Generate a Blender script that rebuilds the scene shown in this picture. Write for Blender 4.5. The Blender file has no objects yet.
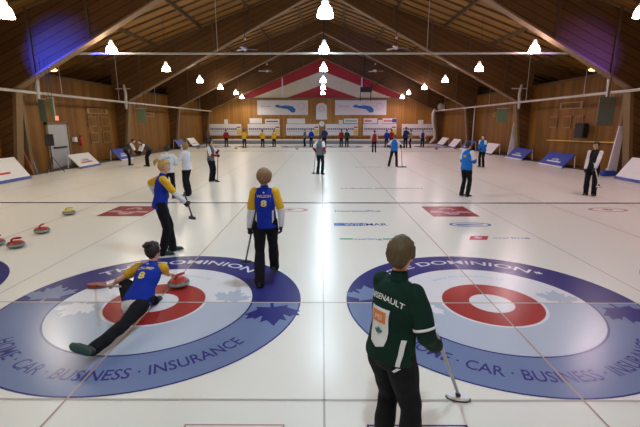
import bpy, bmesh, math, random
from mathutils import Vector, Matrix, noise
from mathutils.bvhtree import BVHTree
random.seed(7)
PI = math.pi
SC = bpy.context.scene
COL = SC.collection
V = Vector

# ---------------------------------------------------------------- camera, world, exposure
CAM_H = 2.225; PITCH = math.radians(12.6); FPX = 405.0
cd = bpy.data.cameras.new('camera'); cam = bpy.data.objects.new('camera', cd); COL.objects.link(cam)
cd.sensor_width = 36; cd.lens = FPX/640*36; cd.clip_end = 200; cd.clip_start = 0.05
cam.location = (0, 0, CAM_H); cam.rotation_euler = (PI/2-PITCH, 0, math.radians(0.28))
SC.camera = cam
w = bpy.data.worlds.new('world'); SC.world = w; w.use_nodes = True
w.node_tree.nodes['Background'].inputs[0].default_value = (1.0, 0.85, 0.7, 1)
w.node_tree.nodes['Background'].inputs[1].default_value = 0.02
SC.view_settings.view_transform = 'Standard'; SC.view_settings.look = 'None'
SC.view_settings.gamma = 1; SC.view_settings.exposure = 0.0
LAMP_POWER = 240.0
LAMP_COL = {'l': (1.0, 0.89, 0.74), 'c': (0.74, 0.90, 1.0), 'r': (1.0, 0.76, 0.80)}

def ground(px, py):
    z = FPX*CAM_H/math.cos(PITCH)/(py-123.0)
    d = z/math.cos(PITCH)-CAM_H*math.tan(PITCH)
    return (px-322.0)*z/FPX, d
def at(px, py, d):
    """point of the upright plane y=d seen at a pixel"""
    a = math.atan((213.5-py)/FPX)-PITCH
    H = CAM_H+d*math.tan(a)
    z = d*math.cos(PITCH)+(CAM_H-H)*math.sin(PITCH)
    return (px-322.0)*z/FPX, H

# ---------------------------------------------------------------- tagging helpers
def tag(o, label=None, cat=None, group=None, kind=None):
    if label: o['label'] = label
    if cat: o['category'] = cat
    if group: o['group'] = group
    if kind: o['kind'] = kind
    return o
def thing(name, label, cat, loc=(0, 0, 0), rz=0.0, group=None):
    o = bpy.data.objects.new(name, None); COL.objects.link(o)
    o.location = loc; o.rotation_euler = (0, 0, rz); o.empty_display_size = .2
    return tag(o, label, cat, group)
def link(name, me, mats, parent=None, smooth=False):
    o = bpy.data.objects.new(name, me); COL.objects.link(o)
    if not isinstance(mats, (list, tuple)): mats = [mats]
    if len(me.materials) == 0:
        for m in mats: me.materials.append(m)
    if parent: o.parent = parent
    if smooth:
        for p in me.polygons: p.use_smooth = True
    return o
def obj(name, bm, mats, parent=None, smooth=False, norm=True):
    if norm: bmesh.ops.recalc_face_normals(bm, faces=bm.faces)
    me = bpy.data.meshes.new(name); bm.to_mesh(me); bm.free()
    return link(name, me, mats, parent, smooth)
def copy_tree(o, parent=None):
    c = o.copy(); COL.objects.link(c); c.parent = parent
    for ch in list(o.children): copy_tree(ch, c)
    return c

# ---------------------------------------------------------------- materials
def _mat(name):
    m = bpy.data.materials.new(name); m.use_nodes = True
    return m, m.node_tree.nodes, m.node_tree.links, m.node_tree.nodes['Principled BSDF']
_cache = {}
def plain(col, rough=.6, metal=0.0, var=.12, scale=30, bump=0.0, spec=.5, name='m'):
    key = (col, rough, metal, var, scale, bump, spec)
    if key in _cache: return _cache[key]
    m, N, L, b = _mat(name)
    n = N.new('ShaderNodeTexNoise'); n.inputs['Scale'].default_value = scale
    tc = N.new('ShaderNodeTexCoord'); L.new(tc.outputs['Object'], n.inputs['Vector'])
    r = N.new('ShaderNodeMixRGB')
    r.inputs[1].default_value = (*[c*(1-var) for c in col], 1)
    r.inputs[2].default_value = (*[min(1, c*(1+var)) for c in col], 1)
    L.new(n.outputs[0], r.inputs[0]); L.new(r.outputs[0], b.inputs['Base Color'])
    b.inputs['Roughness'].default_value = rough; b.inputs['Metallic'].default_value = metal
    b.inputs['Specular IOR Level'].default_value = spec
    if bump:
        bp = N.new('ShaderNodeBump'); bp.inputs['Strength'].default_value = bump; bp.inputs['Distance'].default_value = .01
        L.new(n.outputs[0], bp.inputs['Height']); L.new(bp.outputs[0], b.inputs['Normal'])
    _cache[key] = m
    return m
def glow(col, s, name='glow'):
    m, N, L, b = _mat(name)
    b.inputs['Base Color'].default_value = (*col, 1)
    b.inputs['Emission Color'].default_value = (*col, 1); b.inputs['Emission Strength'].default_value = s
    return m
def planks(name, dark, light, mode, width, gap=.05, rough=.55, slope=0.0, blotch=.5):
    """boards: mode x/y/z = coordinate that crosses the boards, 's' = z+slope*|x|"""
    m, N, L, b = _mat(name)
    tc = N.new('ShaderNodeTexCoord'); sp = N.new('ShaderNodeSeparateXYZ'); L.new(tc.outputs['Object'], sp.inputs[0])
    def M(op, a, c=None, **k):
        n = N.new('ShaderNodeMath'); n.operation = op
        for i, v in enumerate((a, c)):
            if v is None: continue
            if isinstance(v, (int, float)): n.inputs[i].default_value = v
            else: L.new(v, n.inputs[i])
        return n.outputs[0]
    X, Y, Z = sp.outputs
    ax = M('ABSOLUTE', X)
    u = {'x': X, 'y': Y, 'z': Z, 's': M('ADD', Z, M('MULTIPLY', ax, slope))}[mode]
    t = M('DIVIDE', u, width); cell = M('FLOOR', t); fr = M('FRACT', t)
    wn = N.new('ShaderNodeTexWhiteNoise'); wn.noise_dimensions = '1D'; L.new(cell, wn.inputs['W'])
    # grain, stretched along the boards
    mp = N.new('ShaderNodeMapping'); L.new(tc.outputs['Object'], mp.inputs[0])
    mp.inputs['Scale'].default_value = {'x': (14, 1, .8), 'y': (1, 14, .8), 'z': (.8, .8, 14), 's': (.9, 1, 12)}[mode]
    g = N.new('ShaderNodeTexNoise'); g.inputs['Scale'].default_value = 1.6; g.inputs['Detail'].default_value = 5
    L.new(mp.outputs[0], g.inputs['Vector'])
    bl = N.new('ShaderNodeTexNoise'); bl.inputs['Scale'].default_value = .35; L.new(tc.outputs['Object'], bl.inputs['Vector'])
    f = M('ADD', M('MULTIPLY', wn.outputs[0], .55), M('MULTIPLY', g.outputs[0], .45))
    f = M('ADD', M('MULTIPLY', f, 1-blotch*.5), M('MULTIPLY', bl.outputs[0], blotch*.5))
    mix = N.new('ShaderNodeMixRGB'); mix.inputs[1].default_value = (*dark, 1); mix.inputs[2].default_value = (*light, 1)
    L.new(f, mix.inputs[0])
    gp = M('LESS_THAN', fr, gap)
    m2 = N.new('ShaderNodeMixRGB'); m2.inputs[2].default_value = (*[c*.3 for c in dark], 1)
    L.new(gp, m2.inputs[0]); L.new(mix.outputs[0], m2.inputs[1])
    L.new(m2.outputs[0], b.inputs['Base Color']); b.inputs['Roughness'].default_value = rough
    b.inputs['Specular IOR Level'].default_value = .3
    return m
def ice_like(name, col, col2=None, rough=.27, noise_s=.6, alpha_n=None):
    m, N, L, b = _mat(name)
    tc = N.new('ShaderNodeTexCoord')
    n = N.new('ShaderNodeTexNoise'); n.inputs['Scale'].default_value = noise_s; n.inputs['Detail'].default_value = 4
    L.new(tc.outputs['Object'], n.inputs['Vector'])
    mx = N.new('ShaderNodeMixRGB'); mx.inputs[1].default_value = (*col, 1); mx.inputs[2].default_value = (*(col2 or [c*.93 for c in col]), 1)
    L.new(n.outputs[0], mx.inputs[0]); L.new(mx.outputs[0], b.inputs['Base Color'])
    b.inputs['Specular IOR Level'].default_value = .42; b.inputs['IOR'].default_value = 1.31
    b.inputs['Roughness'].default_value = rough
    return m

M_ice = ice_like('ice', (.85, .84, .775), (.845, .835, .77), noise_s=.25)
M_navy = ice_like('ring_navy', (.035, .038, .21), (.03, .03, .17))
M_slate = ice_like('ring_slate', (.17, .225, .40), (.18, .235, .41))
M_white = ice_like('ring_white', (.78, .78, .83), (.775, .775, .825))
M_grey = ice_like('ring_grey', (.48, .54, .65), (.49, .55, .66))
M_red = ice_like('ring_red', (.38, .035, .03), (.36, .032, .03))
M_line = ice_like('line_dark', (.03, .03, .12))
M_thin = ice_like('line_thin', (.52, .48, .45))
M_redline = ice_like('line_red', (.46, .33, .28))
M_print_text = ice_like('print_text', (.05, .05, .22))
M_print_white = ice_like('print_white', (.72, .74, .84))
M_print_blue = ice_like('print_blue', (.06, .14, .48))
M_print_green = ice_like('print_green', (.05, .42, .22))
M_print_grey = ice_like('print_grey', (.16, .17, .22))
M_print_red = ice_like('print_red', (.50, .05, .07))
M_print_crimson = ice_like('print_crimson', (.33, .05, .06))
M_print_pink = ice_like('print_pink', (.60, .33, .38))

WALLSLOPE = .36
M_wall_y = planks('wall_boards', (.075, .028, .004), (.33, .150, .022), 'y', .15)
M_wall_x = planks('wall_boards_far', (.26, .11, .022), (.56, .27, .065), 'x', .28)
M_roof = planks('roof_boards', (.12, .048, .009), (.46, .225, .045), 'y', .24, gap=.10, blotch=.9)
M_girder = planks('girder_boards', (.055, .024, .007), (.20, .093, .028), 's', .33, gap=.07, slope=.48)
M_chord = plain((.24, .145, .075), .6, scale=6, name='chord_wood')
M_edge = plain((.19, .115, .05), .6, scale=5, name='edge_board')
M_purlin = plain((.11, .06, .025), .7, scale=4, name='purlin_wood')
M_pipe = plain((.55, .52, .48), .45, name='white_pipe')
M_black = plain((.012, .012, .014), .6, name='black')
M_dark = plain((.03, .028, .03), .7, name='dark')
M_walk = plain((.10, .08, .075), .8, scale=8, name='walkway')
M_whitep = plain((.80, .80, .82), .5, name='white_panel')
M_bluep = plain((.015, .05, .36), .45, name='blue_panel')
M_greyp = plain((.20, .21, .23), .6, name='grey_panel')
M_green = plain((.13, .20, .11), .8, name='green_cloth')

# ---------------------------------------------------------------- shape helpers
def box(bm, x0, x1, y0, y1, z0, z1, bev=0.0):
    r = bmesh.ops.create_cube(bm, size=1)
    vs = r['verts']
    for v in vs:
        v.co = V((x0+(v.co.x+.5)*(x1-x0), y0+(v.co.y+.5)*(y1-y0), z0+(v.co.z+.5)*(z1-z0)))
    if bev:
        es = list({e for v in vs for e in v.link_edges})
        bmesh.ops.bevel(bm, geom=es, offset=bev, segments=2, affect='EDGES')
def boxo(name, x0, x1, y0, y1, z0, z1, m, parent=None, bev=0.0):
    bm = bmesh.new(); box(bm, x0, x1, y0, y1, z0, z1, bev)
    return obj(name, bm, m, parent)
def prism_xz(bm, pts, y0, y1):
    a = [bm.verts.new((p[0], y0, p[1])) for p in pts]; b = [bm.verts.new((p[0], y1, p[1])) for p in pts]
    bm.faces.new(a); bm.faces.new(b[::-1])
    n = len(pts)
    for i in range(n): bm.faces.new((a[i], b[i], b[(i+1) % n], a[(i+1) % n]))
def poly_flat(bm, pts, z, idx=0):
    f = bm.faces.new([bm.verts.new((p[0], p[1], z)) for p in pts]); f.material_index = idx
    return f
def annulus(bm, r0, r1, a0, a1, z, idx=0, n=96, c=(0, 0)):
    k = max(4, int(n*abs(a1-a0)/(2*PI)))
    prev = None
    for i in range(k+1):
        a = a0+(a1-a0)*i/k
        q = (bm.verts.new((c[0]+r0*math.cos(a), c[1]+r0*math.sin(a), z)), bm.verts.new((c[0]+r1*math.cos(a), c[1]+r1*math.sin(a), z)))
        if prev:
            f = bm.faces.new((prev[0], prev[1], q[1], q[0])); f.material_index = idx
        prev = q
def tube(bm, pts, radii, seg=10, side=None, round_ends=True):
    """closed loft along pts; radii: numbers or (half width, half depth); side: the direction of the width"""
    pts = [V(p) for p in pts]
    rr = [(r, r) if isinstance(r, (int, float)) else r for r in radii]
    if round_ends:
        d0 = (pts[0]-pts[1]).normalized(); d1 = (pts[-1]-pts[-2]).normalized()
        P, R = [], []
        for k in (.98, .7, .38):
            h = min(rr[0])*k; c = math.sqrt(max(0, 1-k*k)); P.append(pts[0]+d0*h); R.append((max(.05, c)*rr[0][0], max(.05, c)*rr[0][1]))
        P += pts; R += rr
        for k in (.38, .7, .98):
            h = min(rr[-1])*k; c = math.sqrt(max(0, 1-k*k)); P.append(pts[-1]+d1*h); R.append((max(.05, c)*rr[-1][0], max(.05, c)*rr[-1][1]))
        pts, rr = P, R
    prev = None; first = None; u = None
    for i, p in enumerate(pts):
        t = (pts[min(i+1, len(pts)-1)]-pts[max(i-1, 0)])
        t = t.normalized() if t.length > 1e-9 else V((0, 0, 1))
        if side is not None: u0 = V(side)
        elif u is not None: u0 = u
        else: u0 = V((1, 0, 0)) if abs(t.x) < .8 else V((0, 1, 0))
        u = u0-t*u0.dot(t)
        if u.length < 1e-5: u = t.orthogonal()
        u.normalize(); v = t.cross(u)
        ring = [bm.verts.new(p+u*math.cos(2*PI*k/seg)*rr[i][0]+v*math.sin(2*PI*k/seg)*rr[i][1]) for k in range(seg)]
        if prev:
            for k in range(seg): bm.faces.new((prev[k], prev[(k+1) % seg], ring[(k+1) % seg], ring[k]))
        else: first = ring
        prev = ring
    bm.faces.new(first[::-1]); bm.faces.new(prev)
def ball(bm, c, r, sub=2, rot=None):
    r = (r, r, r) if isinstance(r, (int, float)) else r
    res = bmesh.ops.create_icosphere(bm, subdivisions=sub, radius=1)
    for v in res['verts']:
        q = V((v.co.x*r[0], v.co.y*r[1], v.co.z*r[2]))
        if rot is not None: q = rot @ q
        v.co = q+V(c)
    return res['verts']
def lathe(bm, prof, seg=28, c=(0, 0, 0), idx=0):
    prev = None
    for r, z in prof:
        ring = [bm.verts.new((c[0]+r*math.cos(2*PI*k/seg), c[1]+r*math.sin(2*PI*k/seg), c[2]+z)) for k in range(seg)]
        if prev:
            for k in range(seg):
                f = bm.faces.new((prev[k], prev[(k+1) % seg], ring[(k+1) % seg], ring[k])); f.material_index = idx
        prev = ring
TMP = bpy.data.scenes.new('tmp')
def bake(o):
    TMP.collection.objects.link(o); 
    with bpy.context.temp_override(scene=TMP, view_layer=TMP.view_layers[0]):
        dg = bpy.context.evaluated_depsgraph_get(); dg.update()
        me = bpy.data.meshes.new_from_object(o.evaluated_get(dg))
    TMP.collection.objects.unlink(o); return me
def text_bm(s, height=1.0, sx=1.0, bold=0.0, align='CENTER'):
    cu = bpy.data.curves.new('t', 'FONT'); cu.body = s; cu.align_x = align; cu.offset = bold; cu.resolution_u = 3
    o = bpy.data.objects.new('t', cu); me = bake(o)
    bpy.data.objects.remove(o); bpy.data.curves.remove(cu)
    bm = bmesh.new(); bm.from_mesh(me); bpy.data.meshes.remove(me)
    k = height/.7
    for v in bm.verts: v.co = V((v.co.x*k*sx, (v.co.y-.35)*k+.35*k, 0))
    return bm
def append(dst, src, fn, idx=0):
    mp = {}
    for v in src.verts: mp[v] = dst.verts.new(fn(v.co))
    for f in src.faces:
        try: g = dst.faces.new([mp[v] for v in f.verts]); g.material_index = idx
        except ValueError: pass
    src.free()
def subdivide_flat(bm, maxlen):
    bmesh.ops.triangulate(bm, faces=bm.faces)
    for _ in range(4):
        es = [e for e in bm.edges if e.calc_length() > maxlen]
        if not es: break
        bmesh.ops.subdivide_edges(bm, edges=es, cuts=1); bmesh.ops.triangulate(bm, faces=bm.faces)
    bmesh.ops.triangulate(bm, faces=bm.faces)
def arc_text(dst, s, r, a0, a1, height, inward, z, idx=0, bold=0.0):
    """a0..a1 span; inward: letters' tops point to the centre (bottom arc)"""
    t = text_bm(s, height, 1, bold, 'LEFT')
    xs = [v.co.x for v in t.verts]; x0, x1 = min(xs), max(xs)
    subdivide_flat(t, (x1-x0)/40)
    def fn(c):
        a = a0+(a1-a0)*(c.x-x0)/(x1-x0)
        rr = r-(c.y-height/2) if inward else r+(c.y-height/2)
        return V((rr*math.cos(a), rr*math.sin(a), z))
    append(dst, t, fn, idx)
_half = [(0, 1.0), (.16, .68), (.20, .66), (.36, .74), (.29, .40), (.33, .37), (.50, .55), (.55, .45), (.76, .50), (.69, .29), (.80, .22), (.43, -.06), (.47, -.22), (.05, -.15), (.05, -.55)]
LEAF = _half+[(-x, y) for x, y in _half[::-1] if x > 0]
def leaf(bm, cx, cy, s, ang, z, idx=0, clip=None):
    ca, sa = math.cos(ang), math.sin(ang)
    pts = [(cx+s*(x*ca-y*sa), cy+s*(x*sa+y*ca)) for x, y in LEAF]
    if clip: pts = [clip(p) for p in pts]
    f = poly_flat(bm, pts, z, idx)
    bmesh.ops.triangulate(bm, faces=[f])

# ================================================================ SETTING
HALL_X = 13.2; HALL_Y0 = -3.0; HALL_Y1 = 47.0; RIDGE = 10.7; WALL_H = 4.4; OUT_X = 17.0
def roofz(x): return RIDGE-WALLSLOPE*abs(x)
bm = bmesh.new(); box(bm, -12.55, 12.55, -2.2, 44.6, -.06, 0)
floor = obj('floor', bm, M_ice); tag(floor, kind='structure')
bm = bmesh.new(); box(bm, -OUT_X-.1, -12.55, HALL_Y0, HALL_Y1, -.1, .03); box(bm, 12.55, OUT_X+.1, HALL_Y0, HALL_Y1, -.1, .03)
box(bm, -12.55, 12.55, HALL_Y0, -2.2, -.1, .03); box(bm, -12.55, 12.55, 44.6, HALL_Y1, -.1, .03)
tag(obj('trim_1', bm, M_walk), kind='structure')
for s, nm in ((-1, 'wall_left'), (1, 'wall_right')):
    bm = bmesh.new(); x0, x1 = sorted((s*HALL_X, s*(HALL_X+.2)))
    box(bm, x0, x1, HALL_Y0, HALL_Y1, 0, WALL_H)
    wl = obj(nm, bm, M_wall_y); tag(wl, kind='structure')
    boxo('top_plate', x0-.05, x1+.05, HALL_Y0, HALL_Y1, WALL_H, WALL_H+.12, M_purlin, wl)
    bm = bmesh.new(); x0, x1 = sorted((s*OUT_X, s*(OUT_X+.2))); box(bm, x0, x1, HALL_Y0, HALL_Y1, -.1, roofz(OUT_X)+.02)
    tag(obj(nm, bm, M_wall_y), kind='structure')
def gable(name, y0, y1, m):
    bm = bmesh.new()
    prism_xz(bm, [(-OUT_X, 0), (OUT_X, 0), (OUT_X, roofz(OUT_X)), (0, RIDGE), (-OUT_X, roofz(OUT_X))], y0, y1)
    return tag(obj(name, bm, m), kind='structure')
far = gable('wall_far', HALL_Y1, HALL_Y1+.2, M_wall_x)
gable('wall_near', HALL_Y0-.2, HALL_Y0, M_wall_x)
bm = bmesh.new()
for s in (-1, 1):
    prism_xz(bm, [(0, RIDGE), (s*(OUT_X+.4), roofz(OUT_X+.4)), (s*(OUT_X+.4), roofz(OUT_X+.4)+.2), (0, RIDGE+.2)], HALL_Y0-.2, HALL_Y1+.2)
ceil = tag(obj('ceiling', bm, M_roof), kind='structure')
# purlins run the length of the hall under the boards
for s in (-1, 1):
    for k in range(6):
        x = s*(1.6+k*2.9)
        boxo('purlin', x-.04, x+.04, HALL_Y0, HALL_Y1, roofz(x)-.20, roofz(x)+.03, M_purlin, ceil)
boxo('ridge_beam', -.09, .09, HALL_Y0, HALL_Y1, RIDGE-.45, RIDGE, M_purlin, ceil)
# rafters between the purlins
for k in range(52):
    y = -2+k*.95
    bm = bmesh.new()
    for s in (-1, 1):
        prism_xz(bm, [(0, RIDGE+.02), (s*OUT_X, roofz(OUT_X)+.02), (s*OUT_X, roofz(OUT_X)-.09), (0, RIDGE-.09)], y-.03, y+.03)
    obj('rafter', bm, M_purlin, ceil)

# ---- gable end: ledge, red and cream painted panels
GY = HALL_Y1
L0 = 4.95
M_gred = plain((.42, .02, .03), .6, scale=3, name='gable_red'); M_gcream = plain((.72, .66, .50), .6, scale=3, name='gable_cream')
def gy(px, py): return at(px, py, GY-.1)
bm = bmesh.new()
T = [(0, 9.15), (8.9, L0)]
def tri(bm, pts, y0, y1): prism_xz(bm, pts, y0, y1)
a1 = gy(320, 71); a2 = gy(252, 99); b1 = gy(320, 85); b2 = gy(286, 99)
for s in (-1, 1):
    bm = bmesh.new(); tri(bm, [(0, 10.3), (s*11.2, L0), (s*(-a2[0]), L0), (0, a1[1])], GY-.06, GY-.01); obj('upper_panel', bm, M_gred, far)
    bm = bmesh.new(); tri(bm, [(0, a1[1]), (s*(-a2[0]), L0), (s*(-b2[0]), L0), (0, b1[1])], GY-.06, GY-.01); obj('cream_band', bm, M_gcream, far)
bm = bmesh.new(); tri(bm, [(b2[0], L0), (-b2[0], L0), (0, b1[1])], GY-.06, GY-.01); obj('lower_panel', bm, M_gred, far)
boxo('ledge', -HALL_X, HALL_X, GY-.16, GY-.01, L0-.1, L0+.03, M_chord, far)
for x in (-4.4, 4.4): boxo('batten', x-.07, x+.07, GY-.12, GY-.05, L0, roofz(x)-2, M_whitep, far)
boxo('rail', -HALL_X, HALL_X, GY-.03, GY-.005, 1.5, 1.6, M_chord, far)

# ---- roof frames: built-up plank girders on tapered posts
def roof_frame(y, lab, knee=3.6, peak=9.55, th=.16):
    t = thing('roof_frame', lab, 'roof frame', (0, y, 0), 0, 'roof frames')
    for s in (-1, 1):
        kx = 12.35
        bm = bmesh.new()
        pts = [(s*13.19, .03), (s*12.85, .03), (s*kx, knee), (0, peak), (0, RIDGE-.02), (s*13.19, roofz(13.19)-.02)]
        prism_xz(bm, pts, -th, th); obj('girder', bm, M_girder, t)
        bm = bmesh.new()
        dx, dz = kx, peak-knee; l = math.hypot(dx, dz); nx, nz = dz/l, -dx/l
        prism_xz(bm, [(s*kx, knee), (0, peak), (0, peak-.07), (s*(kx-.02), knee-.07)], -th-.04, th+.04); obj('lower_chord', bm, M_chord, t)
        bm = bmesh.new()
        prism_xz(bm, [(s*12.87, .03), (s*12.72, .03), (s*(kx-.12), knee-.08), (s*(kx+.03), knee-.08)], -th-.03, th+.03); obj('edge_board', bm, M_edge, t)
        bm = bmesh.new(); prism_xz(bm, [(0, RIDGE-.02), (s*13.19, roofz(13.19)-.02), (s*13.19, roofz(13.19)-.13), (0, RIDGE-.13)], -th-.05, th+.05); obj('upper_chord', bm, M_edge, t)
        bm = bmesh.new(); prism_xz(bm, [(s*13.19, roofz(13.19)-.02), (s*OUT_X, roofz(OUT_X)-.02), (s*OUT_X, roofz(OUT_X)-.4), (s*13.19, roofz(13.19)-.6)], -th, th); obj('aisle_rafter', bm, M_girder, t)
        for k in range(5):
            x = 2.0+2.35*k
            zb = knee+(peak-knee)*(kx-x)/kx
            bm = bmesh.new(); box(bm, s*x-.06, s*x+.06, -th-.07, th+.07, zb, roofz(x)-.05); obj('stiffener', bm, M_purlin, t)
        bm = bmesh.new(); box(bm, s*13.0-.12, s*13.0+.12, th+.75, th+.95, .03, 3.4); box(bm, s*12.9-.2, s*12.9+.2, th, th+.95, 3.3, 3.45); obj('rear_post', bm, M_edge, t)
    return t
FR = [(8.0, 'out of view'), (17.0, 'nearest massive dark plank roof frame, bluish light on its left girder'), (26.7, 'second dark plank roof frame from the front, its girders brown'),
      (36.0, 'third roof frame, midway down the hall'), (45.6, 'last roof frame, framing the red and cream gable')]
PK = {8.0: 9.9, 17.0: 10.35, 26.7: 10.1, 36.0: 9.6, 45.6: 9.0}
for y, lab in FR[1:]: roof_frame(y, lab, peak=PK[y])

# ---- ice lines, parts of the floor
TEE = 4.765; FTEE = 39.45
def strip(name, x0, x1, y0, y1, m, z=.0035):
    bm = bmesh.new(); poly_flat(bm, [(x0, y0), (x1, y0), (x1, y1), (x0, y1)], z); return obj(name, bm, m, floor, norm=False)
for y, n in ((11.33, 'hog_line'), (33.0, 'hog_line')): strip(n, -12.5, 12.5, y-.065, y+.065, M_line)
for y in (TEE, FTEE): strip('tee_line', -12.5, 12.5, y-.012, y+.012, M_thin)
for y in (TEE-1.85, FTEE+1.85): strip('back_line', -12.5, 12.5, y-.012, y+.012, M_thin)
SHEET = [-10.6, -6.27, -2.105, 2.15, 6.32, 10.7]
for x in SHEET: strip('centre_line', x-.009, x+.009, 1.0, 43.2, M_redline, .0042)
for x in (-8.5, -4.3, .02, 4.3, 8.5): strip('lane_line', x-.009, x+.009, -2, 44.4, M_thin)

# ---- target rings
def make_rings(label):
    t = thing('target_rings', label, 'target rings', (0, 0, 0), 0, 'target rings painted in the ice')
    bm = bmesh.new()
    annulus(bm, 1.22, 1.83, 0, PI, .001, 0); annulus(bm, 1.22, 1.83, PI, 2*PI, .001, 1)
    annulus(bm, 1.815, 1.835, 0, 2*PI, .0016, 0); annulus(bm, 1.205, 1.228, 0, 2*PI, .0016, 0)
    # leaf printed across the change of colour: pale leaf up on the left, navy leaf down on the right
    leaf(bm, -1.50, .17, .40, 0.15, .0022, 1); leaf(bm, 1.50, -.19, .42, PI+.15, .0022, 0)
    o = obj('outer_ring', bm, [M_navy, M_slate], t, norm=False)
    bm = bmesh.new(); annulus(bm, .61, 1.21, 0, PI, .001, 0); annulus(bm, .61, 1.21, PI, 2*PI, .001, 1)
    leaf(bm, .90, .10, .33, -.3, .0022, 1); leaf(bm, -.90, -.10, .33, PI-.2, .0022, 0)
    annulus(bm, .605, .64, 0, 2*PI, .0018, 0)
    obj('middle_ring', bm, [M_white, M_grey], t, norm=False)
    bm = bmesh.new(); annulus(bm, .27, .61, 0, 2*PI, .0014, 0); obj('inner_ring', bm, M_red, t, norm=False)
    bm = bmesh.new(); annulus(bm, .001, .27, 0, 2*PI, .0014, 0); obj('button', bm, M_white, t, norm=False)
    R = math.radians
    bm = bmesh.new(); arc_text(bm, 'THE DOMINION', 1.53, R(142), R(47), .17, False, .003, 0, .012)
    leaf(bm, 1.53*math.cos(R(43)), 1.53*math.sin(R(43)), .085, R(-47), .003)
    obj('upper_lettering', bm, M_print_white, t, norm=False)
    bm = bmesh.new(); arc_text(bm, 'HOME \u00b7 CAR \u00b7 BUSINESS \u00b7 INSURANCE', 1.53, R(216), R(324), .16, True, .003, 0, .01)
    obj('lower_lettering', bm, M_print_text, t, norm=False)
    bm = bmesh.new(); arc_text(bm, 'www.thedominion.ca', .93, R(127), R(58), .085, False, .003, 0, .0)
    obj('inner_lettering', bm, M_grey, t, norm=False)
    return t
labs = ['rings at the left edge of the picture, only a navy sliver in view', 'blue, white and red target rings in which the woman slides with her stone',
        'target rings right of the person in green, with no stone on them', 'rings at the right edge of the picture, only a navy sliver in view']
proto = None
for x, lb in zip(SHEET[1:5], labs):
    if proto is None: proto = make_rings(lb); o = proto
    else: o = copy_tree(proto)
    o['label'] = lb; o.location = (x, TEE, 0)
fl = ['far rings on the leftmost sheet, under the far wall', 'far rings, second sheet from the left wall', 'far rings just left of the hall centre', 'far rings just right of the hall centre', 'far rings, second sheet from the right wall', 'far rings on the rightmost sheet']
for x, lb in zip(SHEET, fl):
    o = copy_tree(proto); o['label'] = lb; o.location = (x, FTEE, 0); o['group'] = 'far target rings'; o.rotation_euler.z = PI

# ---- printed sponsor marks in the ice
def flat_text(bm, s, cx, cy, height, width, z, idx=0, bold=0.0):
    t = text_bm(s, height, 1, bold or .008)
    xs = [v.co.x for v in t.verts]; x0, x1 = min(xs), max(xs)
    append(bm, t, lambda c: V((cx-width/2+width*(c.x-x0)/(x1-x0), cy-height/2+c.y, z)), idx)
def ice_text(name, px0, px1, py, s, m, h, label):
    x0, d = ground(px0, py); x1, _ = ground(px1, py)
    t = thing(name, label, 'ice logo', ((x0+x1)/2, d, 0))
    bm = bmesh.new(); flat_text(bm, s, 0, 0, h, x1-x0, .003); obj('lettering', bm, m, t, norm=False)
    return t, x1-x0
ice_text('ice_logo', 335, 380, 211, 'InsurancePlus', M_print_grey, .26, 'grey lettering in the ice just in front of the dark hog line')
t, wd = ice_text('ice_logo', 366, 387, 224.5, 'MAR', M_print_text, .22, 'dark WINMAR lettering with a blue bar at its left, in the ice')
bm = bmesh.new(); poly_flat(bm, [(-wd/2-.72, -.13), (-wd/2-.02, -.13), (-wd/2-.02, .13), (-wd/2-.72, .13)], .002); obj('blue_bar', bm, M_print_blue, t, norm=False)
bm = bmesh.new(); flat_text(bm, 'WIN', -wd/2-.27, 0, .22, .46, .0035, 0, .01); obj('lettering', bm, M_print_white, t, norm=False)
t, wd = ice_text('ice_logo', 354, 382, 239, 'curling', M_print_blue, .12, 'long thin green line in the ice with small blue lettering in it')
bm = bmesh.new()
poly_flat(bm, [(-wd/2-.28, -.04), (-wd/2-.02, -.04), (-wd/2-.02, .04), (-wd/2-.28, .04)], .002); poly_flat(bm, [(wd/2+.02, -.04), (wd/2+.5, -.04), (wd/2+.5, .04), (wd/2+.02, .04)], .002)
obj('green_bar', bm, M_print_green, t, norm=False)
ice_text('ice_logo', 341, 422, 188.5, 'CURLING ASSOCIATION', M_print_grey, .24, 'long line of dark lettering in the ice beyond the hog line')
ice_text('ice_logo', 355, 400, 167, 'curling club', M_print_grey, .22, 'faint lettering in the ice far beyond the hog line')
def oval(bm, cx, cy, rx, ry, z, idx=0, r_in=0.0):
    n = 48; prev = None
    for i in range(n+1):
        a = 2*PI*i/n; q = (bm.verts.new((cx+rx*math.cos(a)*max(r_in, .01), cy+ry*math.sin(a)*max(r_in, .01), z)), bm.verts.new((cx+rx*math.cos(a), cy+ry*math.sin(a), z)))
        if prev: f = bm.faces.new((prev[0], prev[1], q[1], q[0])); f.material_index = idx
        prev = q
x, d = ground(470, 224.5)
t = thing('ice_logo', 'blue oval outlined logo in the ice on the right', 'ice logo', (x, d, 0))
bm = bmesh.new(); oval(bm, 0, 0, .47, .20, .002, 0, .86); poly_flat(bm, [(-.34, -.02), (.30, .03), (.34, .08), (-.28, .05)], .003); poly_flat(bm, [(-.30, -.09), (.24, -.08), (.28, -.04), (-.32, -.05)], .003); obj('logo_mark', bm, M_print_blue, t, norm=False)
x, d = ground(473, 237.8)
t = thing('ice_logo', 'small red leaf logo with a thin blue line of lettering, right of centre', 'ice logo', (x, d, 0))
bm = bmesh.new(); poly_flat(bm, [(-.13, -.14), (.22, -.14), (.36, .14), (0, .14)], .002); obj('red_panel', bm, M_print_red, t, norm=False)
bm = bmesh.new(); leaf(bm, .1, -.01, .11, 0, .003); obj('leaf_mark', bm, M_print_white, t, norm=False)
bm = bmesh.new(); flat_text(bm, 'curling', .75, 0, .09, .72, .003); obj('lettering', bm, M_print_blue, t, norm=False)
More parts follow.
